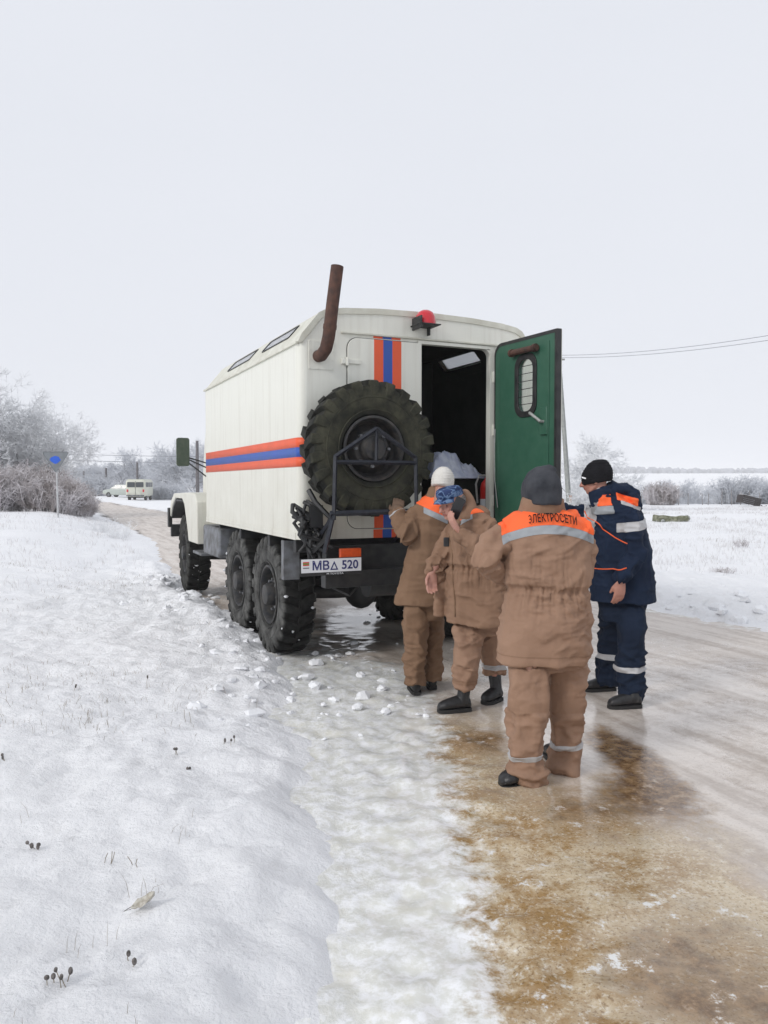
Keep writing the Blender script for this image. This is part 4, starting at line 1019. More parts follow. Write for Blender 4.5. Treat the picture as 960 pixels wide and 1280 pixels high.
def boot(body, heel, toe, ankle, high=.16, w=.046):
    """sole on the road, rounded toe cap, shaft up into the trouser leg"""
    heel, toe, ankle = Vector(heel), Vector(toe), Vector(ankle); d = (toe - heel); d.z = 0; d.normalize(); L = (toe - heel).length
    s = Vector((-d.y, d.x, 0)); b = MB()
    def rg(t, wid, z0, h): c = heel + d * (L * t); return [Vector((c.x, c.y, 0)) + s * (wid * math.cos(a)) + Vector((0, 0, z0 + h * (.5 + .5 * math.sin(a)))) for a in [2 * math.pi * k / 14 for k in range(14)]]
    z0 = heel.z + .018
    b.loft([rg(.0, .022, z0, .05), rg(.04, .036, z0, .085), rg(.2, .040, z0, .10), rg(.42, w * .92, z0, .10), rg(.62, w * 1.04, z0, .085), rg(.82, w, z0, .07), rg(.94, w * .75, z0, .055), rg(1.0, w * .4, z0, .03)])
    sh = heel + d * (L * .24) + Vector((0, 0, .07))
    b.tube([sh, (sh + ankle) / 2, ankle], [(.045, .052), (.046, .05), (.05, .052)], 14, dome=True)
    o = worn(b, 'boot', M['boot'], body, .0055, 2)
    b = MB()
    def sr(t, wid, z): c = heel + d * (L * t); return [Vector((c.x, c.y, z)) + s * (wid * q) for q in (-1, 1)]
    outl = [(-.005, .024), (.03, .036), (.2, .041), (.4, w * .90), (.65, w * 1.03), (.84, w * .96), (.95, w * .72), (1.0, w * .36)]
    ring = [sr(t, q, 0)[1] for t, q in outl] + [sr(t, q, 0)[0] for t, q in reversed(outl)]
    b.loft([[p + Vector((0, 0, heel.z + .002)) for p in ring], [p + Vector((0, 0, heel.z + .026)) for p in ring]])
    for v_ in range(len(b.v)): b.v[v_] = tuple(Vector(b.v[v_]) - Vector(body.location))
    so = b.build('boot_sole', M['sole'], o)
    return o, d, s
def beanie(b, P, Mx, h=.105, r=.098, tilt=0.0, low=-.005, peak=0.0):
    """knitted hat pulled over the skull"""
    rg = []
    for z, k in ((low - .012, .93), (low, 1.0), (.03, 1.03), (.06, 1.0), (.09, .88), (h + .01, .66), (h + .028, .36), (h + .034, .1)):
        rg.append([P(r * .88 * k * math.cos(a), -.008 + r * 1.08 * k * math.sin(a) - peak * max(0, z), z + .03 * 0) for a in [2 * math.pi * q / 24 for q in range(24)]])
    b.loft(rg)
def skin_limbs(b, shoulderL, elbowL, wristL, shoulderR, elbowR, wristR, neck, pelvis, kneeL, footL, kneeR, footR, chest):
    b.tube([neck, chest, pelvis + Vector((0, 0, .08))], [(.05, .05), (.10, .08), (.09, .07)], 12)
    for a, e, w in ((shoulderL, elbowL, wristL), (shoulderR, elbowR, wristR)):
        b.tube([chest, a], .04, 8, dome=True); b.tube([a, e, w], [.04, .034, .026], 10, dome=True)
    for k, f in ((kneeL, footL), (kneeR, footR)):
        hip = pelvis.lerp(Vector((k.x, k.y, pelvis.z)), .8) + Vector((0, 0, -.02))
        b.tube([pelvis + Vector((0, 0, .06)), hip + Vector((0, 0, .05)), k, f], [.05, .04, .036, .03], 10, dome=True)

def label_person(o, label): tag(o, label, 'person', 'utility workers gathered behind the truck')
def aniso(V, F): return V
def ruche(z0, xc, yc, amp=.006, n=46, w=.022):
    """elastic gathered waist"""
    def fn(V, F):
        N = fnorm(V, F); a = np.arctan2(V[:, 1] - yc, V[:, 0] - xc); r = np.hypot(V[:, 0] - xc, V[:, 1] - yc)
        zz = z0 + .006 * np.sin(a * 2)
        k = np.exp(-((V[:, 2] - zz) / w) ** 2)
        k2 = np.exp(-np.abs(V[:, 2] - zz) / .09)
        ph = vnoise(np.cos(a) * 9, np.sin(a) * 9, 3) * 3
        d = amp * k * np.cos(a * n + ph) - .016 * k + .017 * k2 * (1 - np.abs(2 * vnoise(np.cos(a) * 15 + 4, np.sin(a) * 15, V[:, 2] * 4) - 1) * 1.6)
        d = d * (r < .34)
        d = d + .004 * (np.exp(-((V[:, 2] - zz - .03) / .006) ** 2) + np.exp(-((V[:, 2] - zz + .03) / .006) ** 2)) * (r < .34)
        return V + N * d[:, None]
    return fn

# ---- centre: seen from behind, lettering across the yoke
Yc = 4.40
LOC = Vector((.90, 4.38, 0))
hc = at(677, 617, Yc); f = Vector((-.25, .97, -.10)); up = Vector((0, .05, 1))
shL, elL, wrL = at(634, 668, Yc), at(606, 700, Yc - .10), at(636, 722, Yc + .17)
shR, elR, wrR = at(724, 668, Yc), at(722, 706, Yc + .02), at(705, 722, Yc + .24)
kL, fL, kR, fR = at(662, 872, 4.27), at(661, 962, 4.27), at(708, 866, 4.50), at(706, 944, 4.50)
b = MB(); P, Mx = head(b, hc, f, up)
skin_limbs(b, shL, elL, wrL, shR, elR, wrR, at(678, 640, Yc), at(682, 790, Yc), kL, fL, kR, fR, at(680, 680, Yc))
hand(b, wrL, Vector((.7, .6, -.1)), Vector((0, .3, -1)), 1, .35); hand(b, wrR, Vector((-.5, .8, -.1)), Vector((0, .3, -1)), -1, .35)
pc = make_body('person', b, P, hc, (.50, .27, .19), LOC)
label_person(pc, 'man seen from behind in tan jacket with lettered orange yoke and dark grey hat')
b = MB(); legspec = []
b.loft(torso_rings([(684, 748, 40, .11), (684, 790, 48, .13), (684, 812, 49, .13), (685, 836, 44, .12)], Yc))
b.loft(torso_rings([(666, 790, 18, .07, .10), (661, 835, 25.5, .105, .05), (661, 872, 24.5, .11), (660, 905, 22.5, .105), (660, 940, 20.5, .095), (660, 962, 22, .105), (661, 975, 22, .11), (663, 985, 18, .10)], 4.30))
b.loft(torso_rings([(704, 790, 18, .09), (708, 835, 23, .115), (708, 872, 22.5, .11), (706, 905, 20.5, .105), (706, 928, 18.5, .095), (706, 948, 18.5, .10), (706, 960, 17, .10), (706, 968, 13, .09)], 4.47))
o, V, F = garment(b, 'trousers', M['tan'], pc, .0085, [(at(660, 810, 4.3), at(661, 872, 4.3), .12, False), (at(661, 872, 4.3), at(661, 985, 4.3), .10, True), (at(710, 810, 4.47), at(708, 872, 4.47), .12, False), (at(708, 872, 4.47), at(706, 970, 4.47), .10, True)], [.010, .019, .010, .019], 1.0)
for (px, py, Y) in ((660, 942, 4.3), (706, 929, 4.47)):
    z0 = at(px, py, Y).z; xx = at(684, 900, 4.4).x; sgn = -1 if px < 684 else 1
    fld = np.minimum(.016 - np.abs(V[:, 2] - z0 - .10 * (V[:, 0] - at(px, py, Y).x)), sgn * (V[:, 0] - xx))
    sew(V, F, fld, 'reflective_band', M['reflect2'], o, pc)
b = MB()
jr = torso_rings([(678, 636, 20, .085), (679, 643, 38, .11), (680, 650, 48, .13), (681, 662, 54, .15), (682, 685, 56, .165), (683, 708, 55, .165), (684, 725, 53, .16), (685, 738, 50, .15), (684, 752, 53, .16), (682, 780, 57, .18), (678, 808, 58.5, .19), (674, 826, 57, .19)], Yc)
b.loft(jr)
b.tube([at(648, 652, Yc), shL, (shL + elL) / 2 + Vector((-.015, 0, .0)), elL, (elL + wrL) / 2, wrL], [(.07, .065), (.088, .085), (.088, .085), (.080, .078), (.068, .065), (.052, .052)], 18, dome=True)
b.tube([at(714, 652, Yc), shR, (shR + elR) / 2 + Vector((.012, 0, 0)), elR, (elR + wrR) / 2, wrR], [(.07, .065), (.086, .082), (.085, .082), (.078, .075), (.066, .064), (.052, .052)], 18, dome=True)
wz = at(684, 739, Yc - .15).z
oj, V, F = garment(b, 'jacket', M['tan'], pc, .008, [(at(680, 640, Yc), at(676, 830, Yc), .24, False), (shL, elL, .09, False), (elL, wrL, .08, True), (shR, elR, .09, False), (elR, wrR, .08, True)], [.0055, .015, .014, .015, .014], 2.0, extra=ruche(wz, at(684, 738, Yc).x, Yc), drape=.010)
def arch(py, Y=Yc - .15): return at(681, py, Y).z
xc = at(681, 650, Yc).x; A = V[:, 0] - xc
sag = .95 * A ** 2 * (1 + .0)
z1 = arch(656.5) - sag; z2 = arch(667.5) - sag
lim = .255 - np.abs(A)
topz = at(679, 634.5, Yc - .1).z
sew(V, F, np.minimum(np.minimum(V[:, 2] - z1, lim), .31 - np.abs(A) - .3 * np.maximum(0, V[:, 2] - topz)), 'shoulder_yoke', M['hivis'], oj, pc)
sew(V, F, np.minimum(np.minimum(z1 - .001 - V[:, 2], V[:, 2] - z2), np.minimum(lim, Yc + .02 - V[:, 1])), 'reflective_band', M['reflect'], oj, pc)
hz = at(674, 823, Yc - .19).z
sew(V, F, np.minimum(.0035 - np.abs(V[:, 2] - hz), .4 - np.abs(A)), 'hem_seam', M['tan2'], oj, pc, .002)
# lettering laid on the cloth
bv = BVHTree.FromPolygons([tuple(v) for v in V], F)
def lay_text(body, size, px, py, Y, mat, parent, bodyo, sag=.95, wid=None, name='lettering', bold=.0, lead=True):
    me = text_mesh(body, size, mat, name, bold, 0)
    if lead:                                             # the letter that opens the word: a backward bowl with its bar
        n0 = len(me.vertices); T0 = np.empty(n0 * 3); me.vertices.foreach_get('co', T0); T0 = T0.reshape(-1, 3)
        x0, z0_, z1_ = T0[:, 0].min(), T0[:, 1].min(), T0[:, 1].max(); hh = (z1_ - z0_); ww = hh * .62; tk = hh * .125; cx, cz = x0 - ww * .72, (z0_ + z1_) / 2
        ang = [R(140 - 280 * k / 16) for k in range(17)]
        V2 = [(cx + (ww / 2) * math.cos(a), cz + (hh / 2) * math.sin(a), 0) for a in ang] + [(cx + (ww / 2 - tk) * math.cos(a), cz + (hh / 2 - tk) * math.sin(a), 0) for a in ang]
        F2 = [(k, k + 1, k + 18, k + 17) for k in range(16)]
        V2 += [(cx - ww * .18, cz - tk / 2, 0), (cx + ww / 2 - tk * .5, cz - tk / 2, 0), (cx + ww / 2 - tk * .5, cz + tk / 2, 0), (cx - ww * .18, cz + tk / 2, 0)]; F2.append((34, 35, 36, 37))
        F1 = [tuple(p.vertices) for p in me.polygons]; me = new_mesh(name, [tuple(v) for v in T0] + V2, F1 + [tuple(i + n0 for i in f_) for f_ in F2], mat, 0)
        mid_ = (min(v[0] for v in V2) + T0[:, 0].max()) / 2
        me.transform(Matrix.Translation((-mid_, 0, 0)))
    import bmesh
    bm = bmesh.new(); bm.from_mesh(me); bmesh.ops.triangulate(bm, faces=bm.faces[:])
    for _ in range(2):
        le = [e for e in bm.edges if e.calc_length() > .007]
        if le: bmesh.ops.subdivide_edges(bm, edges=le, cuts=1); bmesh.ops.triangulate(bm, faces=bm.faces[:])
    bm.to_mesh(me); bm.free()
    n = len(me.vertices); T = np.empty(n * 3); me.vertices.foreach_get('co', T); T = T.reshape(-1, 3)
    k = wid / (T[:, 0].max() - T[:, 0].min()) if wid else 1
    c = at(px, py, Y); out = []
    for t in T:
        x_ = c.x + t[0] * k; z_ = c.z + t[1] - sag * (x_ - xc) ** 2
        ys_ = [h[0].y for h in (bv.ray_cast(Vector((x_ + ox, Y - .6, z_ + oz)), Vector((0, 1, 0)), 2) for ox in (-.010, 0, .010) for oz in (-.008, 0, .008)) if h[0] is not None]
        out.append((x_, (min(ys_) if ys_ else Y) - .0115, z_))
    me.vertices.foreach_set('co', (np.array(out) - np.array(bodyo.location)).ravel()); me.update()
    return link(name, me, parent)
lay_text('ЛЕКТРОСЕТИ', .060, 692, 647.6, Yc - .15, M['knit_black'], oj, pc, wid=.262, bold=.0010)
# collar, hat, boots
b = MB(); b.tube([at(678, 645, Yc + .01), at(678, 634, Yc), at(679, 622, Yc - .01)], [(.155, .115), (.128, .112), (.116, .112)], 20); worn(b, 'collar', M['tan2'], pc, .007, 2, lambda V: (fbm(V[:, 0] * 12, V[:, 1] * 12, V[:, 2] * 20) - .5) * .014)
b = MB(); beanie(b, P, Mx, .118, .116, low=-.062, peak=-.03); b.ell(P(.028, -.02, .128), .055, .07, .034, Mx, 12, 8)
worn(b, 'knitted_hat', M['knit_grey'], pc, .0055, 4, lambda V: (fbm(V[:, 0] * 9, V[:, 1] * 9, V[:, 2] * 6, 3) - .5) * .036)
boot(pc, at(660, 981, 4.30), at(628, 972, 4.27) * 1.0 if False else Vector((at(624, 975, 4.27).x, 4.24, at(660, 981, 4.30).z)), at(659, 955, 4.3), w=.056)
zb = Vector((at(708, 962, 4.47).x, 4.46, .0)); boot(pc, zb, zb + Vector((-.06, .27, 0)), zb + Vector((0, .05, .18)))

# ---- in blue on the right, profile to the left
Yb = 5.93; LOC = Vector((1.75, 5.95, 0))
hc = at(745, 600, Yb); f = Vector((-.93, .34, -.16)); up = Vector((-.05, 0, 1))
shL, elL, wrL = at(788, 652, Yb - .17), at(794, 692, Yb - .20), at(777, 724, Yb - .25)
shR, elR, wrR = at(752, 650, Yb + .17), at(728, 642, Yb + .22), at(702, 641, Yb + .15)
kL, fL, kR, fR = at(790, 815, 5.78), at(790, 868, 5.78), at(762, 805, 6.2), at(758, 848, 6.22)
b = MB(); P, Mx = head(b, hc, f, up)
skin_limbs(b, shL, elL, wrL, shR, elR, wrR, at(754, 618, Yb), at(780, 745, Yb), kL, fL, kR, fR, at(772, 665, Yb))
hand(b, wrL + Vector((0, 0, -.01)), Vector((-.16, -.05, -.98)), Vector((-.25, .95, 0)), -1, .28, 1.12, .35); hand(b, wrR, Vector((-.9, .1, .1)), Vector((0, .4, -1)), 1, .3)
pb = make_body('person', b, P, hc, (.48, .23, .17), LOC); label_person(pb, 'man in dark blue winter workwear and black beanie reaching out one arm')
b = MB()
b.loft(torso_rings([(780, 725, 28, .13), (780, 750, 29, .15), (779, 775, 27, .14)], Yb))
b.loft(torso_rings([(786, 735, 14, .07, .1), (789, 765, 18, .10, .04), (790, 785, 17.5, .10), (790, 810, 16.5, .095), (790, 845, 15, .09), (790, 868, 14.5, .085), (790, 878, 13.5, .08)], 5.78))
b.loft(torso_rings([(770, 735, 14, .07, -.1), (765, 765, 16.5, .095, -.04), (764, 785, 16, .10), (763, 810, 14.5, .09), (761, 835, 13.5, .085), (760, 850, 14, .085), (760, 856, 13, .08)], 6.2))
o, V, F = garment(b, 'trousers', M['navy2'], pb, .0085, [(at(790, 745, 5.78), at(791, 815, 5.78), .11, False), (at(791, 815, 5.78), at(791, 878, 5.78), .09, True), (at(765, 745, 6.2), at(763, 810, 6.2), .11, False), (at(763, 810, 6.2), at(760, 857, 6.2), .09, True)], [.008, .016, .008, .016], 4.0)
for (px, py, Y, sg) in ((791, 834.5, 5.78, -1), (762, 819, 6.2, 1)):
    c = at(px, py, Y); fld = np.minimum(.020 - np.abs(V[:, 2] - c.z + sg * .06 * 0 + .05 * (V[:, 0] - c.x) * sg), sg * (V[:, 1] - 6.0)); sew(V, F, fld, 'reflective_band', M['reflect2'], o, pb)
b = MB()
b.loft(torso_rings([(755, 611, 13, .085), (760, 620, 17, .10), (766, 629, 24, .14, 0), (771, 640, 30, .19), (774, 660, 33.5, .20), (777, 690, 36, .20), (779, 715, 37.5, .20), (779, 735, 39.5, .215), (779, 751, 40, .22)], Yb))
b.tube([at(776, 636, Yb - .12), shL, (shL + elL) / 2, elL, (elL + wrL) / 2, wrL + Vector((0, 0, .02))], [(.07, .07), (.095, .088), (.092, .084), (.082, .078), (.07, .068), (.056, .056)], 18, dome=True)
b.tube([at(762, 640, Yb + .1), shR, elR, (elR + wrR) / 2, wrR], [(.07, .07), (.082, .08), (.066, .066), (.058, .058), (.05, .05)], 16, dome=True)
b.tube([at(766, 612, Yb), at(779, 611, Yb), at(788, 620, Yb), at(793, 634, Yb)], [(.08, .05), (.11, .06), (.13, .065), (.11, .05)], 14, dome=True)
oj, V, F = garment(b, 'jacket', M['navy'], pb, .008, [(at(765, 615, Yb), at(779, 752, Yb), .23, False), (shL, elL, .09, False), (elL, wrL, .08, True), (shR, elR, .09, False), (elR, wrR, .08, True)], [.006, .014, .013, .012, .012], 5.0, drape=.009)
K, T, A_ = limb_coords(V, [(at(765, 615, Yb), at(779, 752, Yb), .20, False), (shL, elL, .09, False), (elL, wrL, .08, True), (shR, elR, .09, False), (elR, wrR, .08, True)])
c = at(790, 658.5, Yb - .25)
fld = np.minimum(.034 - np.abs(V[:, 2] - c.z - .13 * (V[:, 0] - c.x)), np.minimum(V[:, 0] - at(771.5, 658, Yb - .2).x, 5.97 - V[:, 1])); sew(V, F, fld, 'reflective_band', M['reflect2'], oj, pb)
def slab(pxa, pxb, pya, pyb, Y, slope=0.0, ymax=5.95):
    a, c_ = at(pxa, pya, Y), at(pxb, pyb, Y); zc = V[:, 2] - slope * (V[:, 0] - a.x)
    return np.minimum(np.minimum(np.minimum(V[:, 0] - a.x, c_.x - V[:, 0]), np.minimum(a.z - zc, zc - c_.z)), ymax - V[:, 1])
sew(V, F, slab(736, 767, 621, 635, Yb - .18, .10), 'shoulder_yoke', M['hivis'], oj, pb)
sew(V, F, slab(736, 768, 635.4, 645, Yb - .18, .10), 'reflective_band', M['reflect'], oj, pb)
sew(V, F, slab(773, 799, 615.5, 625, Yb - .15, -.32), 'hood_patch', M['hivis'], oj, pb)
sew(V, F, slab(775, 803, 625.4, 630, Yb - .15, -.32), 'reflective_band', M['reflect2'], oj, pb)
c = at(733, 643, Yb + .15); sew(V, F, np.minimum(.02 - np.abs(V[:, 0] - c.x - .1 * (V[:, 2] - c.z)), V[:, 1] - 5.85), 'reflective_band', M['reflect2'], oj, pb)
bvb = BVHTree.FromPolygons([tuple(v) for v in V], F)
def piping(P2, Y, r, mat, bv_, parent, body, name='piping'):
    out = []
    for (a0, a1), (b0, b1) in zip(P2[:-1], P2[1:]):
        for k in range(6):
            t = k / 6; p = at(a0 + (b0 - a0) * t, a1 + (b1 - a1) * t, Y)
            h = bv_.ray_cast(p - Vector((0, .8, 0)), Vector((0, 1, 0)), 2)
            if h[0] is not None: out.append(h[0] + Vector((0, -.002, 0)) - body.location)
    if len(out) > 2:
        b = MB(); b.tube(out, r, 6); return b.build(name, mat, parent, smooth=2)
piping([(741, 640), (744, 650), (752, 661), (765, 671), (779, 679)], Yb - .1, .0045, M['hivis'], bvb, oj, pb)
piping([(746, 712), (755, 710.5), (766, 709), (775, 706)], Yb - .1, .0045, M['hivis'], bvb, oj, pb)
b = MB(); b.tube([at(757, 627, Yb), at(753, 617, Yb), at(750, 609, Yb)], [(.115, .105), (.105, .10), (.098, .095)], 18); worn(b, 'collar', M['navy'], pb, .007, 2, lambda V: (fbm(V[:, 0] * 12, V[:, 1] * 12, V[:, 2] * 20) - .5) * .014)
b = MB(); beanie(b, P, Mx, .118, .106, low=-.012, peak=.16); bh = worn(b, 'beanie', M['knit_black'], pb, .0055, 3, lambda V: .0015 * np.cos(V[:, 2] * 330) + (fbm(V[:, 0] * 12, V[:, 1] * 12, V[:, 2] * 9, 2) - .5) * .01)
b = MB(); c = P(-.070, .082, .030) - pb.location; b.box(-.016, .016, -.002, .002, -.005, .005, Matrix.Translation(c + Vector((0, -.012, 0))) @ Matrix.Rotation(.35, 4, 'Y') @ Matrix.Rotation(-.5, 4, 'Z')); b.build('hat_badge', M['white'], bh)
boot(pb, (at(801, 885, 5.74).x, 5.74, 0), (at(760, 885, 5.70).x, 5.70, 0), (at(791, 868, 5.76).x, 5.76, .17))
boot(pb, (at(770, 862, 6.2).x, 6.22, 0), (at(731, 862, 6.18).x, 6.18, 0), (at(761, 850, 6.2).x, 6.21, .16))

# ---- on the phone, facing left and a little towards us
Yp = 5.66; LOC = Vector((.68, 5.7, 0))
hc = at(565, 630, Yp - .04); f = Vector((-.78, -.56, -.26)); up = Vector((-.12, -.08, 1))
shL, elL, wrL = at(606, 660, Yp - .14), at(606, 690, Yp - .26), at(577, 670, Yp - .26)
shR, elR, wrR = at(571, 665, Yp + .10), at(553, 695, Yp + .06), at(541, 714, Yp + .0)
kL, fL, kR, fR = at(585, 820, 5.62), at(580, 858, 5.65), at(612, 815, 5.86), at(618, 842, 5.9)
b = MB(); P, Mx = head(b, hc, f, up)
skin_limbs(b, shL, elL, wrL, shR, elR, wrR, at(578, 645, Yp), at(598, 760, Yp), kL, fL, kR, fR, at(592, 685, Yp))
pe = P(-.092, .005, -.005)
hand(b, at(573, 664, Yp - .25), (at(563, 648.5, Yp - .25) - at(573, 664, Yp - .25)), Vector((.75, .45, .45)), 1, .32, .95, .3)
hand(b, wrR + Vector((0, 0, -.005)), Vector((-.10, -.1, -.98)), Vector((.25, -.95, 0)), 1, .5, 1.08, .4)
pp_ = make_body('person', b, P, hc, (.52, .27, .21), LOC); label_person(pp_, 'man in tan workwear and blue camouflage cap talking on a phone')
b = MB()
b.loft(torso_rings([(598, 745, 30, .12), (598, 770, 31, .13), (599, 792, 29, .12)], Yp + .06))
b.loft(torso_rings([(592, 760, 14, .07, .08), (588, 785, 21, .11, .03), (587, 798, 19.5, .105), (585, 822, 17, .095), (582, 842, 15, .085), (580, 853, 14, .08), (580, 860, 13, .075)], 5.64))
b.loft(torso_rings([(606, 760, 14, .07, -.06), (611, 790, 18, .10), (613, 798, 18, .105), (616, 822, 15, .095), (618, 836, 13.5, .085), (619, 842, 13, .08)], 5.88))
o, V, F = garment(b, 'trousers', M['tan'], pp_, .0085, [(at(588, 765, 5.64), at(585, 820, 5.64), .11, False), (at(585, 820, 5.64), at(580, 860, 5.64), .09, True), (at(610, 765, 5.88), at(616, 820, 5.88), .11, False), (at(616, 820, 5.88), at(619, 843, 5.88), .09, True)], [.010, .018, .010, .018], 7.0)
c = at(581, 851, 5.64); sew(V, F, np.minimum(.014 - np.abs(V[:, 2] - c.z), 5.77 - V[:, 1]), 'reflective_band', M['tan2'], o, pp_)
c = at(617, 832, 5.88); sew(V, F, np.minimum(.018 - np.abs(V[:, 2] - c.z), V[:, 1] - 5.77), 'reflective_band', M['reflect2'], o, pp_)
b = MB()
fc = -.3
b.loft(torso_rings([(584, 641, 14, .09), (588, 648, 22, .12), (591, 657, 29, .15), (595, 675, 33, .17), (597, 705, 36.5, .175), (598, 735, 39.5, .18), (599, 760, 41.5, .185), (599, 779, 42, .19)], Yp, fc))
b.tube([at(594, 648, Yp - .06), shL, (shL + elL) / 2 + Vector((.02, -.01, 0)), elL, (elL + wrL) / 2, wrL], [(.075, .07), (.092, .088), (.088, .084), (.080, .078), (.068, .066), (.054, .054)], 18, dome=True)
b.tube([at(582, 652, Yp + .06), shR, (shR + elR) / 2, elR, wrR + Vector((0, 0, .02))], [(.07, .07), (.08, .078), (.075, .072), (.068, .066), (.052, .052)], 16, dome=True)
b.tube([at(553, 700, Yp + .06), at(550, 740, Yp + .04), at(548, 768, Yp + .03)], [(.045, .03), (.05, .028), (.045, .022)], 12, dome=True)
oj, V, F = garment(b, 'jacket', M['tan2'], pp_, .008, [(at(590, 645, Yp), at(599, 780, Yp), .22, False), (shL, elL, .09, False), (elL, wrL, .08, True), (shR, elR, .09, False), (elR, wrR, .08, True)], [.010, .016, .016, .014, .014], 8.0, extra=ruche(at(597, 712, Yp - .17).z, at(598, 712, Yp).x, Yp, .004, 30), drape=.012)
a0, a1 = at(577, 648, Yp - .15), at(614, 640, Yp - .15)
arc = lambda px_, py_: at(px_, py_, Yp - .18)
xx = V[:, 0]; l_ = arc(572, 650).x; r_ = arc(617, 650).x; tt = np.clip((xx - l_) / (r_ - l_), 0, 1)
zt = arc(572, 648).z + tt * 0 + (arc(596, 631).z - arc(572, 648).z) * np.sin(np.pi * (tt * .78 + .0)); 
mid = arc(572, 655).z + (arc(596, 641).z - arc(572, 655).z) * np.sin(np.pi * np.clip(tt * .72, 0, 1))
sew(V, F, np.minimum(np.minimum(V[:, 2] - mid, np.minimum(xx - l_, r_ + .03 - xx)), np.minimum(Yp + .02 - V[:, 1], V[:, 1] - Yp + .185)), 'shoulder_yoke', M['hivis'], oj, pp_)
sew(V, F, np.minimum(np.minimum(mid - .001 - V[:, 2], V[:, 2] - mid + .032), np.minimum(np.minimum(xx - l_ + .01, arc(592, 650).x - xx), np.minimum(Yp + .02 - V[:, 1], V[:, 1] - Yp + .185))), 'reflective_band', M['reflect'], oj, pp_)
bvp = BVHTree.FromPolygons([tuple(v) for v in V], F)
piping([(562, 668), (566, 690), (566, 715), (568, 745), (569, 776)], Yp - .1, .006, M['tan3'], bvp, oj, pp_, 'front_placket')
b = MB(); b.box(-.02, .02, -.006, .006, -.035, .03, Matrix.Translation(at(558, 677, Yp - .235) - pp_.location)); b.build('chest_clip', M['boot'], oj, bevel=.006)
b = MB(); b.tube([at(574, 656, Yp - .05), at(586, 650, Yp), at(598, 642, Yp + .05)], [(.06, .05), (.10, .075), (.10, .055)], 16, dome=True); b.tube([at(581, 618, Yp + .03), at(586, 632, Yp + .02), at(584, 648, Yp - .05)], [(.035, .03), (.055, .05), (.07, .06)], 12, dome=True)
worn(b, 'hood', M['tan2'], pp_, .0075, 3, lambda V: (1 - np.abs(2 * vnoise(V[:, 0] * 18, V[:, 1] * 18, V[:, 2] * 9) - 1) - .5) * .022)
# cap with peak
b = MB(); rg = []
for z_, k in ((.056, .96), (.07, .99), (.095, .97), (.117, .87), (.127, .65), (.131, .2)): rg.append([P(.088 * k * math.cos(a), -.008 + .106 * k * math.sin(a) + .02 * (z_ - .02) / .1, z_) for a in [2 * math.pi * q / 24 for q in range(24)]])
b.loft(rg); oc = worn(b, 'cap', M['camo'], pp_, .0055, 3, lambda V: (fbm(V[:, 0] * 14, V[:, 1] * 14, V[:, 2] * 14, 2) - .5) * .004)
b = MB(); pk = []
for r0, dz in ((.96, 0), (1.2, -.004), (1.42, -.014), (1.54, -.024)):
    pk.append([P(.080 * math.cos(a) * (1 + (r0 - 1) * .25), -.008 + .10 * math.sin(a) * r0, .062 + dz - .010 * abs(math.cos(a))) for a in [R(22 + 136 * q / 12) for q in range(13)]])
Vk = [p - pp_.location for r_k in pk for p in r_k]; Fk = [(i * 13 + k, i * 13 + k + 1, (i + 1) * 13 + k + 1, (i + 1) * 13 + k) for i in range(3) for k in range(12)]
ok = link('cap_peak', new_mesh('cap_peak', Vk, Fk, M['camo'], 1.2), oc); md = ok.modifiers.new('t', 'SOLIDIFY'); md.thickness = .005
# hair under the cap at ear and nape
b = MB(); b.ell(P(0, -.020, .018), .082, .098, .055, Mx, 18, 10); b.ell(P(0, -.06, -.02), .062, .045, .05, Mx, 14, 8); worn(b, 'hair', M['hair'], pp_, .0055, 2, lambda V: (vnoise(V[:, 0] * 130, V[:, 1] * 130, V[:, 2] * 60) - .5) * .006)
boot(pp_, (at(589, 888, 5.62).x, 5.66, 0), (at(547, 890, 5.60).x, 5.60, 0), (at(581, 858, 5.65).x, 5.65, .20), w=.05)
boot(pp_, (at(626, 872, 5.92).x, 5.94, 0), (at(603, 876, 5.86).x, 5.80, 0), (at(619, 846, 5.9).x, 5.93, .20), w=.05)
# the phone itself, against his ear
b = MB(); b.prism(rrect(-.037, .037, -.078, .078, .012, 4), [], lambda p: Vector((p[0], -.0045, p[1])), lambda p: Vector((p[0], .0045, p[1])))
ph = b.build('mobile_phone', M['phone'], None, bevel=.002)
ph.location = at(571.5, 635, Yp - .215); ph.rotation_euler = (R(6), R(27), R(-24))
b = MB(); b.prism(rrect(-.033, .033, -.074, .074, .010, 4), [], lambda p: Vector((p[0], .0046, p[1])), lambda p: Vector((p[0], .0052, p[1]))); b.build('phone_screen', M['glassdark'], ph)
tag(ph, 'black mobile phone held to the ear of the man in the camouflage cap', 'mobile phone')

# ---- at the spare wheel, white hat, back half turned
Yw = 6.18; LOC = Vector((.38, 6.15, 0))
hc = at(553, 606, Yw - .05); f = Vector((.15, .97, -.2)); up = Vector((.12, .1, 1))
shL, elL, wrL = at(521, 645, Yw), at(508, 667, Yw - .14), at(496.5, 643, Yw + .02)
shR, elR, wrR = at(560, 648, Yw), at(572, 672, Yw + .05), at(572, 690, Yw + .22)
kL, fL, kR, fR = at(519, 805, 6.12), at(521, 848, 6.14), at(541, 800, 6.28), at(541, 842, 6.28)
b = MB(); P, Mx = head(b, hc, f, up)
skin_limbs(b, shL, elL, wrL, shR, elR, wrR, at(546, 625, Yw), at(532, 740, Yw), kL, fL, kR, fR, at(540, 660, Yw))
hand(b, wrL, Vector((.1, .55, .8)), Vector((0, .8, -.4)), 1, .4); hand(b, wrR, Vector((0, .5, -.8)), Vector((0, 1, 0)), -1, .4)
pw = make_body('person', b, P, hc, (.48, .25, .18), LOC); label_person(pw, 'man in white knitted hat leaning a gloved hand on the spare wheel')
b = MB()
b.loft(torso_rings([(530, 735, 24, .12), (530, 755, 25, .13), (530, 772, 23, .12)], Yw))
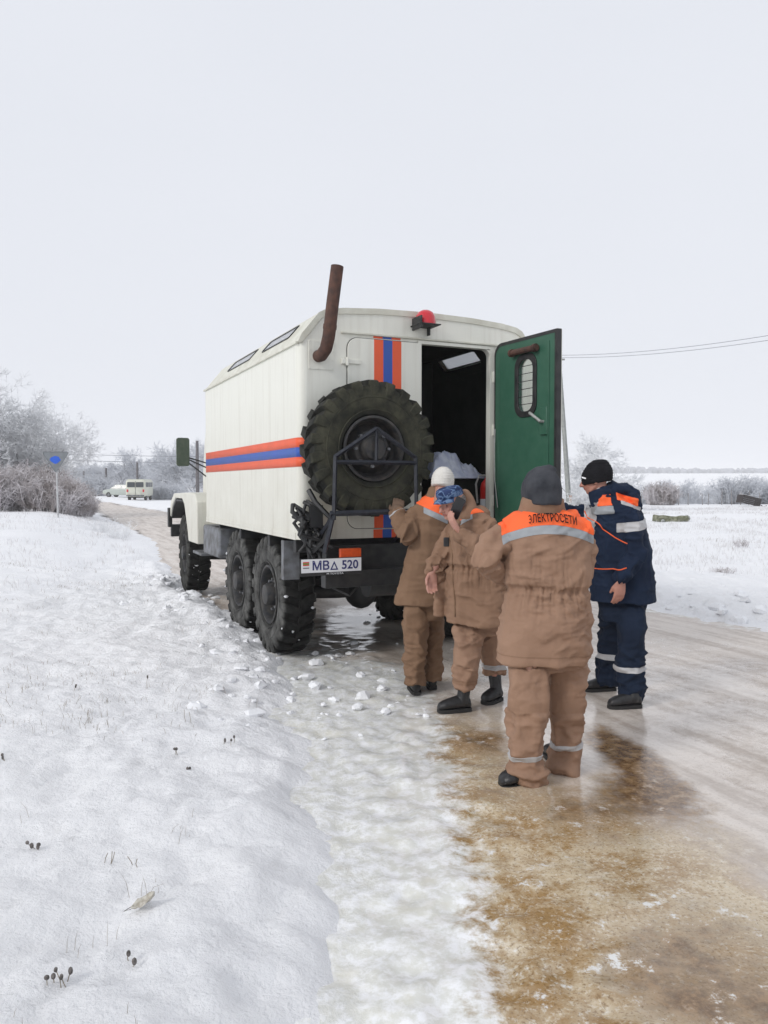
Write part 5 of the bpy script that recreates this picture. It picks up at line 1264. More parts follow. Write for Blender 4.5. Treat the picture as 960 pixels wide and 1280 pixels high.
b.loft(torso_rings([(522, 735, 11, .07, .04), (519, 762, 16, .105), (519, 782, 16, .105), (519, 815, 14, .10), (519, 840, 12.5, .09), (519, 854, 12, .085)], 6.12))
b.loft(torso_rings([(538, 735, 11, .07, -.05), (540, 762, 14, .105), (541, 782, 14, .105), (541, 815, 12.5, .10), (541, 838, 11.5, .09), (540, 849, 11, .085)], 6.28))
garment(b, 'trousers', M['tan3'], pw, .0085, [(at(519, 745, 6.12), at(519, 855, 6.12), .10, False), (at(541, 745, 6.28), at(541, 850, 6.28), .10, False)], [.009, .009], 9.0)
b = MB()
b.loft(torso_rings([(545, 618, 11, .085), (544, 624, 16, .11), (542, 632, 22, .14), (541, 648, 25, .16), (539, 675, 27, .165), (536, 700, 30, .165), (533, 725, 33, .17), (530, 745, 35.5, .175), (529, 754, 36, .175)], Yw))
b.tube([at(534, 634, Yw), shL, (shL + elL) / 2, elL], [(.07, .07), (.086, .084), (.084, .082), (.082, .08)], 16, dome=True)
b.tube([elL, (elL + wrL) / 2, wrL], [(.080, .078), (.072, .07), (.058, .058)], 16, dome=True)
b.tube([at(550, 634, Yw), shR, elR, wrR], [(.07, .07), (.085, .08), (.075, .07), (.055, .055)], 14, dome=True)
oj, V, F = garment(b, 'jacket', M['tan3'], pw, .008, [(at(543, 620, Yw), at(530, 755, Yw), .22, False), (shL, elL, .09, False), (elL, wrL, .08, False), (shR, elR, .09, False), (elR, wrR, .08, True)], [.008, .016, .013, .012, .012], 10.0, drape=.010)
def arcw(px_, py_): return at(px_, py_, Yw - .16)
xx = V[:, 0]; l_ = arcw(520, 640).x; zz0 = arcw(524, 626).z; k_ = (arcw(548, 641).z - arcw(524, 630).z) / (arcw(548, 641).x - arcw(524, 630).x)
zl = arcw(524, 631).z + k_ * (xx - arcw(524, 630).x)
sew(V, F, np.minimum(np.minimum(V[:, 2] - zl, np.minimum(xx - l_, arcw(556, 640).x - xx)), Yw + .02 - V[:, 1]), 'shoulder_yoke', M['hivis'], oj, pw)
sew(V, F, np.minimum(np.minimum(zl - .001 - V[:, 2], V[:, 2] - zl + .048), np.minimum(np.minimum(xx - arcw(530, 640).x, arcw(560, 640).x - xx), Yw + .02 - V[:, 1])), 'reflective_band', M['reflect'], oj, pw)
d_ = np.array(wrL - elL); d_ = d_ / np.linalg.norm(d_); q_ = (V - np.array(wrL)) @ d_; sew(V, F, np.minimum(.010 - np.abs(q_ + .025), .085 - np.linalg.norm(V - np.array(wrL), axis=1)), 'cuff_band', M['reflect2'], oj, pw)
b = MB(); hand(b, wrL, Vector((.1, .55, .8)), Vector((0, .8, -.4)), 1, .4, 1.22); b.ell(wrL + Vector((.0, .02, .03)), .05, .045, .05); worn(b, 'glove', M['glove'], pw, .006, 2)
b = MB(); b.tube([at(545, 636, Yw), at(547, 627, Yw - .02), at(549, 619, Yw - .03)], [(.12, .10), (.115, .10), (.10, .09)], 16, dome=True); worn(b, 'hood', M['tan3'], pw, .0075, 3, lambda V: (fbm(V[:, 0] * 14, V[:, 1] * 14, V[:, 2] * 14) - .5) * .03)
b = MB(); beanie(b, P, Mx, .108, .100, low=-.01); worn(b, 'knitted_hat', M['knit_white'], pw, .0055, 3, lambda V: .0012 * np.cos(V[:, 2] * 300))
boot(pw, (at(521, 868, 6.06).x, 6.07, 0), (at(519, 860, 6.3).x - .03, 6.33, 0), (at(520, 850, 6.1).x, 6.12, .17))
boot(pw, (at(541, 860, 6.24).x, 6.23, 0), (at(538, 855, 6.4).x - .02, 6.50, 0), (at(541, 845, 6.26).x, 6.28, .17))

# ------------------------------------------------------------------ things inside the truck
b = MB(); rnd = random.Random(8)
g = 44; Vc = []; 
for j in range(g):
    for i in range(g):
        u, v = i / (g - 1), j / (g - 1)
        e = min(u, 1 - u, v, 1 - v)
        wn_ = float(vnoise(u * 5 + 3, v * 5, 1)) * 1.5
        q1 = 1 - abs(2 * float(vnoise(u * 7 + wn_, v * 5 + wn_, 3)) - 1); q2 = 1 - abs(2 * float(vnoise(u * 15 - wn_, v * 11, 8)) - 1)
        zc = 1.70 + (.03 + .10 * (1 - abs(u - .4) * 1.3) + .10 * q1 + .045 * q2) * min(1, e * 5)
        Vc.append((.20 + u * .60, -1.02 + v * .60, max(1.705, zc)))
Fc = [(j * g + i, j * g + i + 1, (j + 1) * g + i + 1, (j + 1) * g + i) for j in range(g - 1) for i in range(g - 1)]
oc_ = link('crumpled_sheet', new_mesh('crumpled_sheet', Vc, Fc, M['cloth'], .5)); oc_.location = truck.location; oc_.rotation_euler = truck.rotation_euler
md = oc_.modifiers.new('t', 'SOLIDIFY'); md.thickness = .006
tag(oc_, 'crumpled pale blue cloth sheet heaped on the dark bench inside the truck', 'cloth')
ex = tag(empty('fire_extinguisher', tw(.61, -1.12, 1.72), 0), 'red fire extinguisher standing just inside the truck doorway', 'fire extinguisher')
ex.location = tw(.735, -1.12, 1.27)
b = MB(); b.lathe([(.001, 0), (.055, 0), (.06, .02), (.06, .34), (.05, .39), (.02, .42), (.018, .44), (.001, .44)], (0, 0, 0), 'z', 20); b.build('cylinder', pmat('extinguisher_red', (.55, .02, .015), None, .35), ex, smooth=.8)
b = MB(); b.lathe([(.0608, .12), (.0608, .24)], (0, 0, 0), 'z', 20); b.build('paper_label', M['white'], ex, smooth=2)
b = MB(); b.box(-.012, .06, -.01, .01, .44, .47); b.box(-.05, .06, -.008, .008, .485, .495); b.build('valve', M['black'], ex, bevel=.002)
b = MB(); b.tube([(-.01, 0, .46), (-.07, 0, .46), (-.10, 0, .38), (-.085, 0, .2)], .01, 8); b.build('hose', M['aluminium'], ex)

# ------------------------------------------------------------------ the surroundings
def gz(x, y): return float(ground_z(np.array([x]), np.array([y]))[0])
def gat(px, Y): 
    x = (px - 480) / FPX * Y; return x, Y
M['bark'] = pmat('frosted_bark', (.16, .15, .155), (.42, .42, .44), .9, nscale=3)
M['frost'] = pmat('hoar_frost_twigs', (.78, .79, .81), (.92, .93, .94), .9, nscale=1.3, ndet=6, contrast=(.35, .6))
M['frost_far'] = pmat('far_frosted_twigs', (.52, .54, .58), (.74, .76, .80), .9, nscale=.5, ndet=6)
M['frost_brown'] = pmat('brown_frosted_twigs', (.32, .28, .27), (.72, .69, .71), .9, nscale=2.2, ndet=6, contrast=(.38, .6))
M['straw'] = pmat('dry_grass', (.20, .165, .12), (.42, .38, .32), .9, nscale=9)
M['frostgrass'] = pmat('frosted_grass', (.62, .60, .59), (.86, .86, .88), .9, nscale=3)
M['ridge'] = pmat('far_wood', (.22, .23, .27), (.32, .33, .38), .9, nscale=.05)

def grow_tree(seed, h, spread, lean=(0, 0), stems=1, depth=5, twig=.011, density=1.0, low=.22):
    rnd = random.Random(seed); T = []; C = []
    def rec(p, d, L, r, lv):
        k = max(2, int(L / .35) + 1) if lv < 3 else 2
        for i in range(k):
            q = p + d * (L / k); r2 = r * (1 - .42 / k)
            (T if lv <= 1 else C).append((tuple(p), tuple(q), r, r2)); p, r = q, r2
            d = (d + Vector((rnd.gauss(0, .16), rnd.gauss(0, .16), rnd.gauss(.02, .12)))).normalized()
            if lv < depth and (lv > 0 or i >= k * low):
                n = (1 if lv < 2 else 2) if rnd.random() < .9 * density else 0
                for _ in range(n):
                    az = rnd.uniform(0, 6.28); o = d.orthogonal().normalized(); o = Matrix.Rotation(az, 3, d) @ o
                    dd = (d * rnd.uniform(.35, .8) + o * rnd.uniform(.6, 1.1) * spread); dd.z = dd.z * .75 + .1; dd.normalize()
                    rec(p, dd, L * rnd.uniform(.45, .68), max(r * rnd.uniform(.45, .65), twig), lv + 1)
        if lv < depth:
            for _ in range(2):
                o = Matrix.Rotation(rnd.uniform(0, 6.28), 3, d) @ d.orthogonal().normalized()
                rec(p, (d + o * rnd.uniform(.3, .8) * spread).normalized(), L * rnd.uniform(.5, .7), max(r * .7, twig), lv + 1)
    for s in range(stems):
        a = rnd.uniform(0, 6.28); sp_ = .0 if stems == 1 else .55
        rec(Vector((.1 * math.cos(a) * (stems > 1), .1 * math.sin(a) * (stems > 1), -.15)), Vector((math.cos(a) * sp_ + lean[0], math.sin(a) * sp_ + lean[1], 1)).normalized(), h * .5, h * .021 / math.sqrt(stems), 0)
    def mk(name, S, mat):
        return segs_mesh(name, [q[0] for q in S], [q[1] for q in S], [q[2] for q in S], [q[3] for q in S], mat, 3 if name == 'crown' else 6)
    return mk('trunk', T, M['bark']), mk('crown', C, None), len(C)
def grow_bush(seed, h, w, n=260, twig=.009):
    rnd = random.Random(seed); S = []
    for _ in range(n):
        a = rnd.uniform(0, 6.28); rr = w * .42 * math.sqrt(rnd.random()); p = Vector((rr * math.cos(a), rr * math.sin(a), -.05))
        d = Vector((math.cos(a) * rnd.uniform(0, .75) * rr / w * 2.4, math.sin(a) * rnd.uniform(0, .75) * rr / w * 2.4, 1)).normalized(); L = h * rnd.uniform(.55, 1.0) * (1 - .35 * (rr / w * 2) ** 2)
        k = 5
        for i in range(k):
            q = p + d * (L / k); S.append((tuple(p), tuple(q), twig, twig * .8)); p = q; d = (d + Vector((rnd.gauss(0, .2), rnd.gauss(0, .2), rnd.gauss(0, .1)))).normalized()
            for _ in range(3):
                o = Matrix.Rotation(rnd.uniform(0, 6.28), 3, d) @ d.orthogonal().normalized(); e = (d * .6 + o).normalized(); m = p + e * L * rnd.uniform(.08, .2)
                S.append((tuple(p), tuple(m), twig * .75, twig * .5))
                e2 = (e + Vector((rnd.gauss(0, .5), rnd.gauss(0, .5), rnd.gauss(0.1, .4)))).normalized(); S.append((tuple(m), tuple(m + e2 * L * .1), twig * .6, twig * .35))
    return segs_mesh('shrub', [q[0] for q in S], [q[1] for q in S], [q[2] for q in S], [q[3] for q in S], None, 3)
def with_mat(me, mat):
    m2 = me.copy(); m2.materials.clear(); m2.materials.append(mat); return m2
def plant_tree(name, tm, x, y, sc=1.0, rz=0.0, label='', group=None, z=None, cat='tree'):
    t = empty(name, (x, y, gz(x, y) if z is None else z), rz); t.scale = (sc, sc, sc)
    link('trunk', tm[0], t); link('crown', tm[1], t); tag(t, label, cat, group); return t
big = [grow_tree(21, 8.2, 1.0, (.10, 0), 1, 5, .012, .95, .25), grow_tree(34, 6.6, 1.15, (.25, 0), 2, 5, .011, .72, .2)]
mid = [grow_tree(40 + k, 5.0, 1.0, (0, 0), 1 + k % 2, 4, .020, 1.0, .2) for k in range(4)]
big = [(a, with_mat(c, M['frost'])) for a, c, n in big]
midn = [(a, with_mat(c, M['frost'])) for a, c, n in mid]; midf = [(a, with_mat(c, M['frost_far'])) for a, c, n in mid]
GL = 'frosted trees on the left of the road'
for k, (px, Y, v, sc, rz, lb) in enumerate(((-38, 38, 0, .86, .3, 'tall frosted bare tree at the left edge of the photo, highest of its clump'),
                                            (34, 40, 1, .80, 3.1, 'frosted bare tree with long branches spreading right above the road sign'),
                                            (-2, 43, 0, .62, 4.4, 'frosted bare tree between the tallest one and the spreading one at the left'),
                                            (78, 50, 1, .36, 1.2, 'small frosted tree standing just right of the spreading tree'))):
    x, y = gat(px, Y); plant_tree('frosted_tree', big[v], x, y, sc, rz, lb)
bush = [grow_bush(60 + k, 1.0, 1.3) for k in range(3)]
bb = [with_mat(m, M['frost_brown']) for m in bush]; bw = [with_mat(m, M['frost']) for m in bush]; bf = [with_mat(m, M['frost_far']) for m in bush]
def plant_bush(ms, x, y, sc, rz, label, group=None, sz=None, name='frosted_bush'):
    o = link(name, ms); o.location = (x, y, gz(x, y)); o.scale = (sc, sc, sz or sc); o.rotation_euler = (0, 0, rz); return tag(o, label, 'bush', group)
bs = with_mat(grow_bush(71, 1.0, 1.6, 46, .007), M['frost']); bt = with_mat(grow_bush(72, 1.0, 1.6, 40, .012), M['frost_brown'])
rnd = random.Random(77); ORD = 'first second third fourth fifth sixth seventh eighth ninth tenth eleventh twelfth thirteenth fourteenth fifteenth sixteenth seventeenth eighteenth'.split()
LB = ['frosted shrub cut by the left edge of the photo, front row', 'grey brown frosted shrub second from the left in the front row', 'frosted shrub in the front row, halfway from the left edge to the sign', 'tall frosted shrub just left of the sign post', 'low frosted shrub directly behind the sign post', 'frosted shrub just right of the sign post', 'frosted shrub near the right end of the thicket', 'smallest frosted shrub at the right end of the thicket', 'big frosted shrub in the back row left of the sign', 'biggest frosted shrub in the back row at the left edge', 'frosted shrub in the back row right behind the sign']
for k, (px, Y, sc) in enumerate(((-20, 30, 1.8), (2, 33, 2.0), (22, 31, 1.8), (45, 34, 2.0), (60, 30.5, 1.5), (80, 32, 1.5), (93, 34, 1.25), (101, 36.5, .95), (30, 37, 2.3), (-5, 38, 2.5), (73, 38, 1.7))):
    x, y = gat(px, Y); plant_bush(bb[k % 3], x, y, sc, rnd.uniform(0, 6), LB[k], 'shrubs of the thicket behind the road sign')
x, y = gat(137, 23); plant_bush(bs, x, y, .75, 1, 'low frosted weed clump at the bend between sign and truck', sz=.55)
x, y = gat(150, 21.5); plant_bush(bs, x, y, .5, 2, 'smallest frosted weed clump, on the verge edge beside the bend', sz=.30)
x, y = gat(120, 92); plant_bush(bf[0], x, y, 3.0, 1, 'round grey frosted bush left of the parked car', sz=2.6)
x, y = gat(208, 84); plant_bush(bf[1], x, y, 3.0, 1, 'low frosted bush right of the minibus', sz=1.9)
# left tree line beyond the vehicles
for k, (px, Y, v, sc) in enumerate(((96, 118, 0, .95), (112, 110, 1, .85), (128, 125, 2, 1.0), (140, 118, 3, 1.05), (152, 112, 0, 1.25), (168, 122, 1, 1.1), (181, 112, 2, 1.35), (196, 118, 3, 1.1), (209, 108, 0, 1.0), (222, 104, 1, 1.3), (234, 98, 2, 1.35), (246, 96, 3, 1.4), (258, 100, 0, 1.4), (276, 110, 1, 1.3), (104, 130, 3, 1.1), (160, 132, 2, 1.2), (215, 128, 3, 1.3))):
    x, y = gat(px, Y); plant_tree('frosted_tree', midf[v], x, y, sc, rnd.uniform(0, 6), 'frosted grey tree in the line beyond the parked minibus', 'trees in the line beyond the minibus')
# behind the leaning pole
x, y = gat(742, 46); plant_tree('frosted_tree', midn[1], x, y, .92, 2.2, 'white frosted tree behind the leaning pole and the man in blue')
x, y = gat(712, 52); plant_tree('frosted_tree', midn[2], x, y, .72, 1.2, 'smaller white frosted tree partly hidden by the open green door')
x, y = gat(735, 40); plant_bush(bw[0], x, y, 1.5, 1, 'white frosted shrub at the foot of the leaning pole')
x, y = gat(760, 44); plant_bush(bw[2], x, y, 1.4, 3, 'white frosted shrub directly behind the black beanie')
# right hand line
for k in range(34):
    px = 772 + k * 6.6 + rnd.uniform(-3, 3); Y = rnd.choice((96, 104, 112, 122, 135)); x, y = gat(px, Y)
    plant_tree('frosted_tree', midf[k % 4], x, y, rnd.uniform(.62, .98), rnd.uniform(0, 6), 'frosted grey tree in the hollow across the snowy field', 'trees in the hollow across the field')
x, y = gat(826, 60); plant_bush(bb[0], x, y, 1.75, 2, 'round tan tinted frosted bush at the far edge of the field', sz=1.9)
x, y = gat(920, 63); plant_bush(bf[1], x, y, 2.6, 2, 'wide dark grey frosted bush above the overturned cart', sz=2.5)
x, y = gat(948, 66); plant_bush(bf[2], x, y, 2.2, 4, 'dark grey frosted bush at the right edge above the cart', sz=2.5)
# far wood on the skyline
rs = np.random.RandomState(3); n = 5200
X = rs.uniform(-900, 1500, n); Yy = rs.uniform(915, 985, n); Z = ground_z(X, Yy); H = rs.uniform(5, 8.5, n) * (.75 + .5 * fbm(X * .01, 0 * X, 3, 3)); Wd = rs.uniform(2.2, 4.5, n)
P0 = np.stack([X, Yy, Z - .5], 1); P1 = P0 + np.stack([rs.uniform(-1, 1, n), 0 * X, H * .65], 1); P2 = P0 + np.stack([0 * X, 0 * X, H], 1)
me = segs_mesh('far_wood', np.vstack([P0, P1]), np.vstack([P1, P2]), np.concatenate([Wd * .8, Wd]), np.concatenate([Wd, Wd * .25]), M['ridge'], 5)
tag(link('far_wood', me), 'dark wooded ridge along the horizon above the white hill', 'forest', kind='stuff')

# poles and wires
def pole(px, Y, ztop, r, label, wood=True, lean=0.0, cross=True):
    x, y = gat(px, Y); z0 = gz(x, y); t = tag(empty('utility_pole', (x, y, z0)), label, 'utility pole')
    b = MB(); b.tube([(0, 0, -.3), (lean, 0, ztop - z0)], [r * 1.15, r * .8], 10); b.build('shaft', M['polewood' if wood else 'conc'], t)
    if cross:
        b = MB(); b.box(lean - .6, lean + .6, -.04, .04, ztop - z0 - .35, ztop - z0 - .27); b.build('crossarm', M['polewood'], t)
        b = MB()
        for q in (-.5, .5): b.tube([(lean + q, 0, ztop - z0 - .27), (lean + q, 0, ztop - z0 - .13)], .035, 6)
        tag(b.build('insulator', M['white'], t), kind='stuff')
    return t, Vector((x + lean, y, ztop))
_, pA = pole(247, 62, at(247, 551, 62).z, .14, 'dark wooden pole close behind the mirror of the truck', cross=False)
_, pB = pole(172, 92, at(172, 577, 92).z, .15, 'thin pole rising behind the roof of the minibus', cross=False)
_, pC = pole(133, 96, at(133, 585, 96).z, .16, 'pole standing left of the parked car', cross=False)
_, pD = pole(105, 100, at(105, 589, 100).z, .13, 'faint pole farthest left, beside the thicket', cross=False)
def cable(p0, p1, sag, r, label):
    pts_ = [p0.lerp(p1, k / 24) - Vector((0, 0, sag * 4 * (k / 24) * (1 - k / 24))) for k in range(25)]
    b = MB(); b.tube(pts_, r, 5); return tag(b.build('overhead_wire', M['wire'], None, smooth=2), label, 'wire')
cable(at(-120, 560, 60), at(247, 571, 62), .10, .022, 'upper of two wires crossing the sky left of the truck')
cable(at(-120, 566, 60), at(247, 579, 62), .12, .026, 'lower of two wires crossing the sky left of the truck')
cable(at(247, 571, 62), at(420, 580, 75), .1, .02, 'upper wire running on behind the truck from the dark pole')
# pole with its brace behind the green door
Yq = 40.0
x, y = gat(690, Yq); z0 = gz(x, y); lp = tag(empty('utility_pole', (x, y, z0)), 'grey concrete pole with a leaning brace just right of the green door', 'utility pole')
tp = at(699, 447, Yq) - lp.location; ft = at(713, 648, Yq) - lp.location
b = MB(); b.tube([tp, ft - Vector((0, 0, .3))], [.095, .15], 4); b.build('brace', M['conc'], lp, bevel=.01)
b = MB(); b.tube([(0, .2, -.3), (tp.x - .12, .2, tp.z + .1)], [.17, .11], 4); b.build('shaft', M['conc'], lp, bevel=.01)
b = MB(); b.box(tp.x - .3, tp.x + .3, .05, .15, tp.z - .12, tp.z - .04)
b.build('crossarm', M['conc'], lp)
b = MB(); b.box(ft.x - .11, ft.x + .02, -.20, -.16, .62, .98); b.build('tag_plate', pmat('faded_tag', (.62, .42, .32), (.5, .36, .3), .7, nscale=20), lp)
cable(at(700, 444, Yq), at(1010, 411, 27), .22, .013, 'upper of two wires running from the concrete pole to the right')
cable(at(700, 447, Yq), at(1010, 417.5, 27), .22, .013, 'lower of two wires running from the concrete pole to the right')

# road sign seen from behind
Ys = 26.0; x, y = gat(70.5, Ys); z0 = gz(x, y); rsn = tag(empty('road_sign', (x, y, z0), 0), 'grey back of a triangular give-way sign with a blue patch', 'road sign')
b = MB(); b.tube([(.04, .03, -.3), (0, .03, at(70, 568, Ys).z - z0)], .032, 10); b.build('post', M['post'], rsn)
zt = at(72, 564.5, Ys).z - z0; zb_ = at(72, 591, Ys).z - z0; w_ = .445
def tri(w, zt, zb, r=.05):
    out = []
    for (cx, cz), a0, a1 in (((-w + r * 1.5, zt - r), 90, 210), ((0, zb + r * 1.6), 210, 330), ((w - r * 1.5, zt - r), 330, 450)):
        for k in range(6): a = R(a0 + (a1 - a0) * k / 5); out.append((cx + r * math.cos(a), cz + r * math.sin(a)))
    return out
b = MB(); b.prism(tri(w_, zt, zb_), [], lambda p: Vector((p[0], -.02, p[1])), lambda p: Vector((p[0], -.017, p[1]))); b.build('sign_plate', M['signback'], rsn)
b = MB(); b.prism(tri(w_ + .006, zt + .005, zb_ - .006), [tri(w_ - .012, zt - .010, zb_ + .02)], lambda p: Vector((p[0], -.030, p[1])), lambda p: Vector((p[0], -.010, p[1]))); b.build('folded_rim', M['signback'], rsn)
b = MB()
rnd2 = random.Random(2); el = [(.165 * math.cos(a) * (1 + rnd2.uniform(-.1, .12)) - .01, zt - .27 + .125 * math.sin(a) * (1 + rnd2.uniform(-.12, .12))) for a in [2 * math.pi * k / 16 for k in range(16)]]
b.prism(el, [], lambda p: Vector((p[0], -.0235, p[1])), lambda p: Vector((p[0], -.0205, p[1]))); b.build('blue_patch', M['signblue'], rsn)
b = MB(); b.box(-.05, .05, -.016, .0, zt - .36, zt - .33); b.build('clamp', M['grey'], rsn)

# parked minibus and car, far down the road
def far_wheel(t, x_, y_, r, w):
    b = MB(); b.lathe([(r * .55, -w / 2), (r * .95, -w / 2), (r, -w * .3), (r, w * .3), (r * .95, w / 2), (r * .55, w / 2)], (x_, y_, r), 'x', 20, True); wo_ = b.build('wheel', M['rubber'], t)
    b = MB(); b.lathe([(.001, -w * .52), (r * .5, -w * .5), (r * .56, -w * .46)], (x_, y_, r), 'x', 16); b.lathe([(.001, w * .52), (r * .5, w * .5), (r * .56, w * .46)], (x_, y_, r), 'x', 16); b.build('rim', M['grey'], wo_)
M['vancream'] = pmat('van_cream', (.64, .65, .56), (.58, .59, .50), .5, nscale=3)
M['carpaint'] = pmat('pale_green_silver', (.44, .48, .44), (.40, .44, .41), .35, nscale=3)
Yv = 79.0; x, y = gat(175, Yv); van = tag(empty('minibus', (x, y, gz(x, y) + .0), R(6)), 'cream boxy minibus parked beyond the bend of the road', 'minibus')
def sec(y_, w, z0, z1, r): return [Vector((p[0], y_, p[1])) for p in rrect(-w, w, z0, z1, r, 4)]
b = MB(); b.loft([sec(-2.15, .84, .45, 1.95, .22), sec(-2.05, .93, .38, 2.05, .24), sec(0, .95, .36, 2.09, .25), sec(1.7, .94, .36, 2.05, .25), sec(2.1, .90, .42, 1.95, .3), sec(2.22, .80, .5, 1.8, .3)]); b.build('body', M['vancream'], van, smooth=.8)
b = MB(); b.loft([sec(-2.0, .80, 2.02, 2.1, .03), sec(1.9, .80, 2.02, 2.1, .03)]); b.build('roof', M['vancream'], van)
for x0, x1 in ((-.78, -.05), (.05, .78)):
    b = MB(); b.prism(rrect(x0, x1, 1.32, 1.82, .06), [], lambda p: Vector((p[0], -2.175 + .0 * p[1], p[1])), lambda p: Vector((p[0], -2.10, p[1]))); b.build('rear_window', M['glassdark'], van)
for s in (-1, 1):
    for y0, y1 in ((-1.85, -1.2), (-1.1, -.3), (-.2, .6), (.75, 1.5)):
        b = MB(); b.box(*sorted((s * .93, s * .958)), y0, y1, 1.34, 1.80); b.build('side_window', M['glassdark'], van, bevel=.01)
    b = MB(); b.box(*sorted((s * .70, s * .84)), -2.20, -2.12, .85, 1.1); b.build('tail_lamp', M['lens_red'], van)
    far_wheel(van, s * .78, -1.15, .37, .2); far_wheel(van, s * .78, 1.25, .37, .2)
b = MB(); b.box(-.85, .85, -2.30, -2.18, .42, .56); b.build('bumper', M['grey'], van, bevel=.02)
b = MB(); b.box(-.01, .01, -2.18, -2.14, .6, 1.95); b.build('door_seam', M['black'], van)
b = MB(); b.box(-.6, .6, -1.8, 1.8, .28, .42); b.build('underbody', M['black'], van)
Yk = 87.0; x, y = gat(154, Yk); car = tag(empty('car', (x, y, gz(x, y)), R(78)), 'pale greenish silver saloon car parked left of the minibus', 'car')
b = MB()
def cs(y_, w, z0, z1): return [Vector((p[0], y_, p[1])) for p in rrect(-w, w, z0, z1, .1, 3)]
b.loft([cs(-2.1, .72, .42, .80), cs(-2.0, .80, .30, .92), cs(-.9, .84, .25, .96), cs(.8, .84, .25, .96), cs(1.9, .80, .30, .84), cs(2.1, .70, .40, .72)]); b.build('body', M['carpaint'], car, smooth=.8)
b = MB(); b.loft([[Vector((sx * w, y_, z)) for (sx, y_) in ((-1, a), (1, a), (1, c), (-1, c))] for w, a, c, z in ((.76, -1.55, 1.25, .94), (.62, -1.0, .55, 1.40), (.58, -.9, .45, 1.43))]); b.build('cabin', M['carpaint'], car, bevel=.04)
b = MB()
for s in (-1, 1):
    for y0, y1, q0, q1 in ((-1.25, -.25, -.92, -.25), (-.15, 1.0, -.15, .5)):
        b.add([(s * .765, y0, .97), (s * .765, y1, .97), (s * .642, q1, 1.35), (s * .642, q0, 1.35), (s * .74, y0, .97), (s * .74, y1, .97), (s * .60, q1, 1.35), (s * .60, q0, 1.35)], [(0, 1, 2, 3), (7, 6, 5, 4), (0, 4, 5, 1), (1, 5, 6, 2), (2, 6, 7, 3), (3, 7, 4, 0)])
b.build('window', M['glassdark'], car)
b = MB(); b.prism([(-.6, 0), (.6, 0), (.52, 1), (-.52, 1)], [], lambda p: Vector((p[0], 1.27 - .66 * p[1], .98 + .38 * p[1])), lambda p: Vector((p[0], 1.24 - .66 * p[1], .98 + .38 * p[1])))
b.build('windscreen', M['glassdark'], car)
for s in (-1, 1):
    far_wheel(car, s * .74, -1.3, .30, .18); far_wheel(car, s * .74, 1.3, .30, .18)
    b = MB(); b.box(*sorted((s * .5, s * .72)), 2.0, 2.10, .60, .74); b.build('headlight', M['aluminium'], car, bevel=.02)

# fence posts, block and cart in the field
for k in range(16):
    px = 788 + k * 12.5 + rnd.uniform(-3, 3); x, y = gat(px, 59 + rnd.uniform(-1, 1)); z = gz(x, y); hh = rnd.uniform(.85, 1.25)
    b = MB(); b.tube([(0, 0, -.2), (rnd.uniform(-.06, .06), 0, hh)], [.032, .024], 6); o = b.build('fence_post', M['wood'], None); o.location = (x, y, z)
    tag(o, ORD[k] + ' thin fence post from the man in blue at the far field edge', 'fence post', 'fence posts at the field edge')
x, y = gat(838, 32); z = gz(x, y)
blk = tag(empty('concrete_block', (x, y, z), R(6)), 'mossy concrete block with a broken end lying in the snowy field', 'concrete block')
b = MB(); rg = []
for k in range(15):
    t = k / 14; yy = -.62 + 1.24 * t; h_ = .24 - .03 * t + .02 * math.sin(t * 9); rg.append([Vector((yy, -.32 + .04 * math.sin(9 * t), .0)), Vector((yy, -.34 + .03 * math.sin(5 * t), h_ * .6)), Vector((yy, -.27, h_)), Vector((yy, .25, h_ + .02)), Vector((yy, .3, .1)), Vector((yy, .3, .0))])
b.loft(rg); b.build('slab', M['moss'], blk, smooth=.4)
b = MB(); rg = []
for k in range(11):
    t = k / 10; yy = -.56 + 1.2 * t; rg.append([Vector((yy, -.25, .225 - .03 * t)), Vector((yy, -.1, .275 - .03 * t + .02 * math.sin(k * 2.3))), Vector((yy, .2, .285 - .02 * t)), Vector((yy, .24, .22))])
b.loft(rg); b.build('snow_cap', M['snow'], blk, smooth=1)
b = MB(); b.ell((.70, 0, .12), .13, .2, .14, None, 7, 5); b.ell((-.5, -.4, .04), .09, .07, .07, None, 6, 4); tag(b.build('rubble', M['conc'], blk, smooth=0), kind='stuff')
x, y = gat(934, 57); z = gz(x, y); ct = tag(empty('overturned_cart', (x, y, z), R(8)), 'dark plank cart body lying tipped over in the snow at the far right', 'cart'); ct.rotation_euler = (0, R(13), R(10))
for k in range(5): 
    b = MB(); b.box(-.75, .75, -.42 + k * .0, -.39, .10 + k * .125, .21 + k * .125); b.build('plank', M['darkwood'], ct, bevel=.006)
b = MB(); b.box(-.75, -.71, -.39, .3, .1, .7); b.box(.71, .75, -.39, .3, .1, .7); b.box(-.75, .75, -.39, .3, .66, .70); b.build('cart_frame', M['darkwood'], ct)
b = MB(); b.tube([(.8, -.2, .0), (1.35, -.3, .32)], .05, 6); b.tube([(.9, -.3, .25), (1.5, -.1, .05)], .04, 6); b.build('shaft_pole', M['darkwood'], ct)
b = MB(); b.box(-.72, .72, -.3, .25, .705, .735); b.build('snow_cap', M['snow'], ct, bevel=.012)

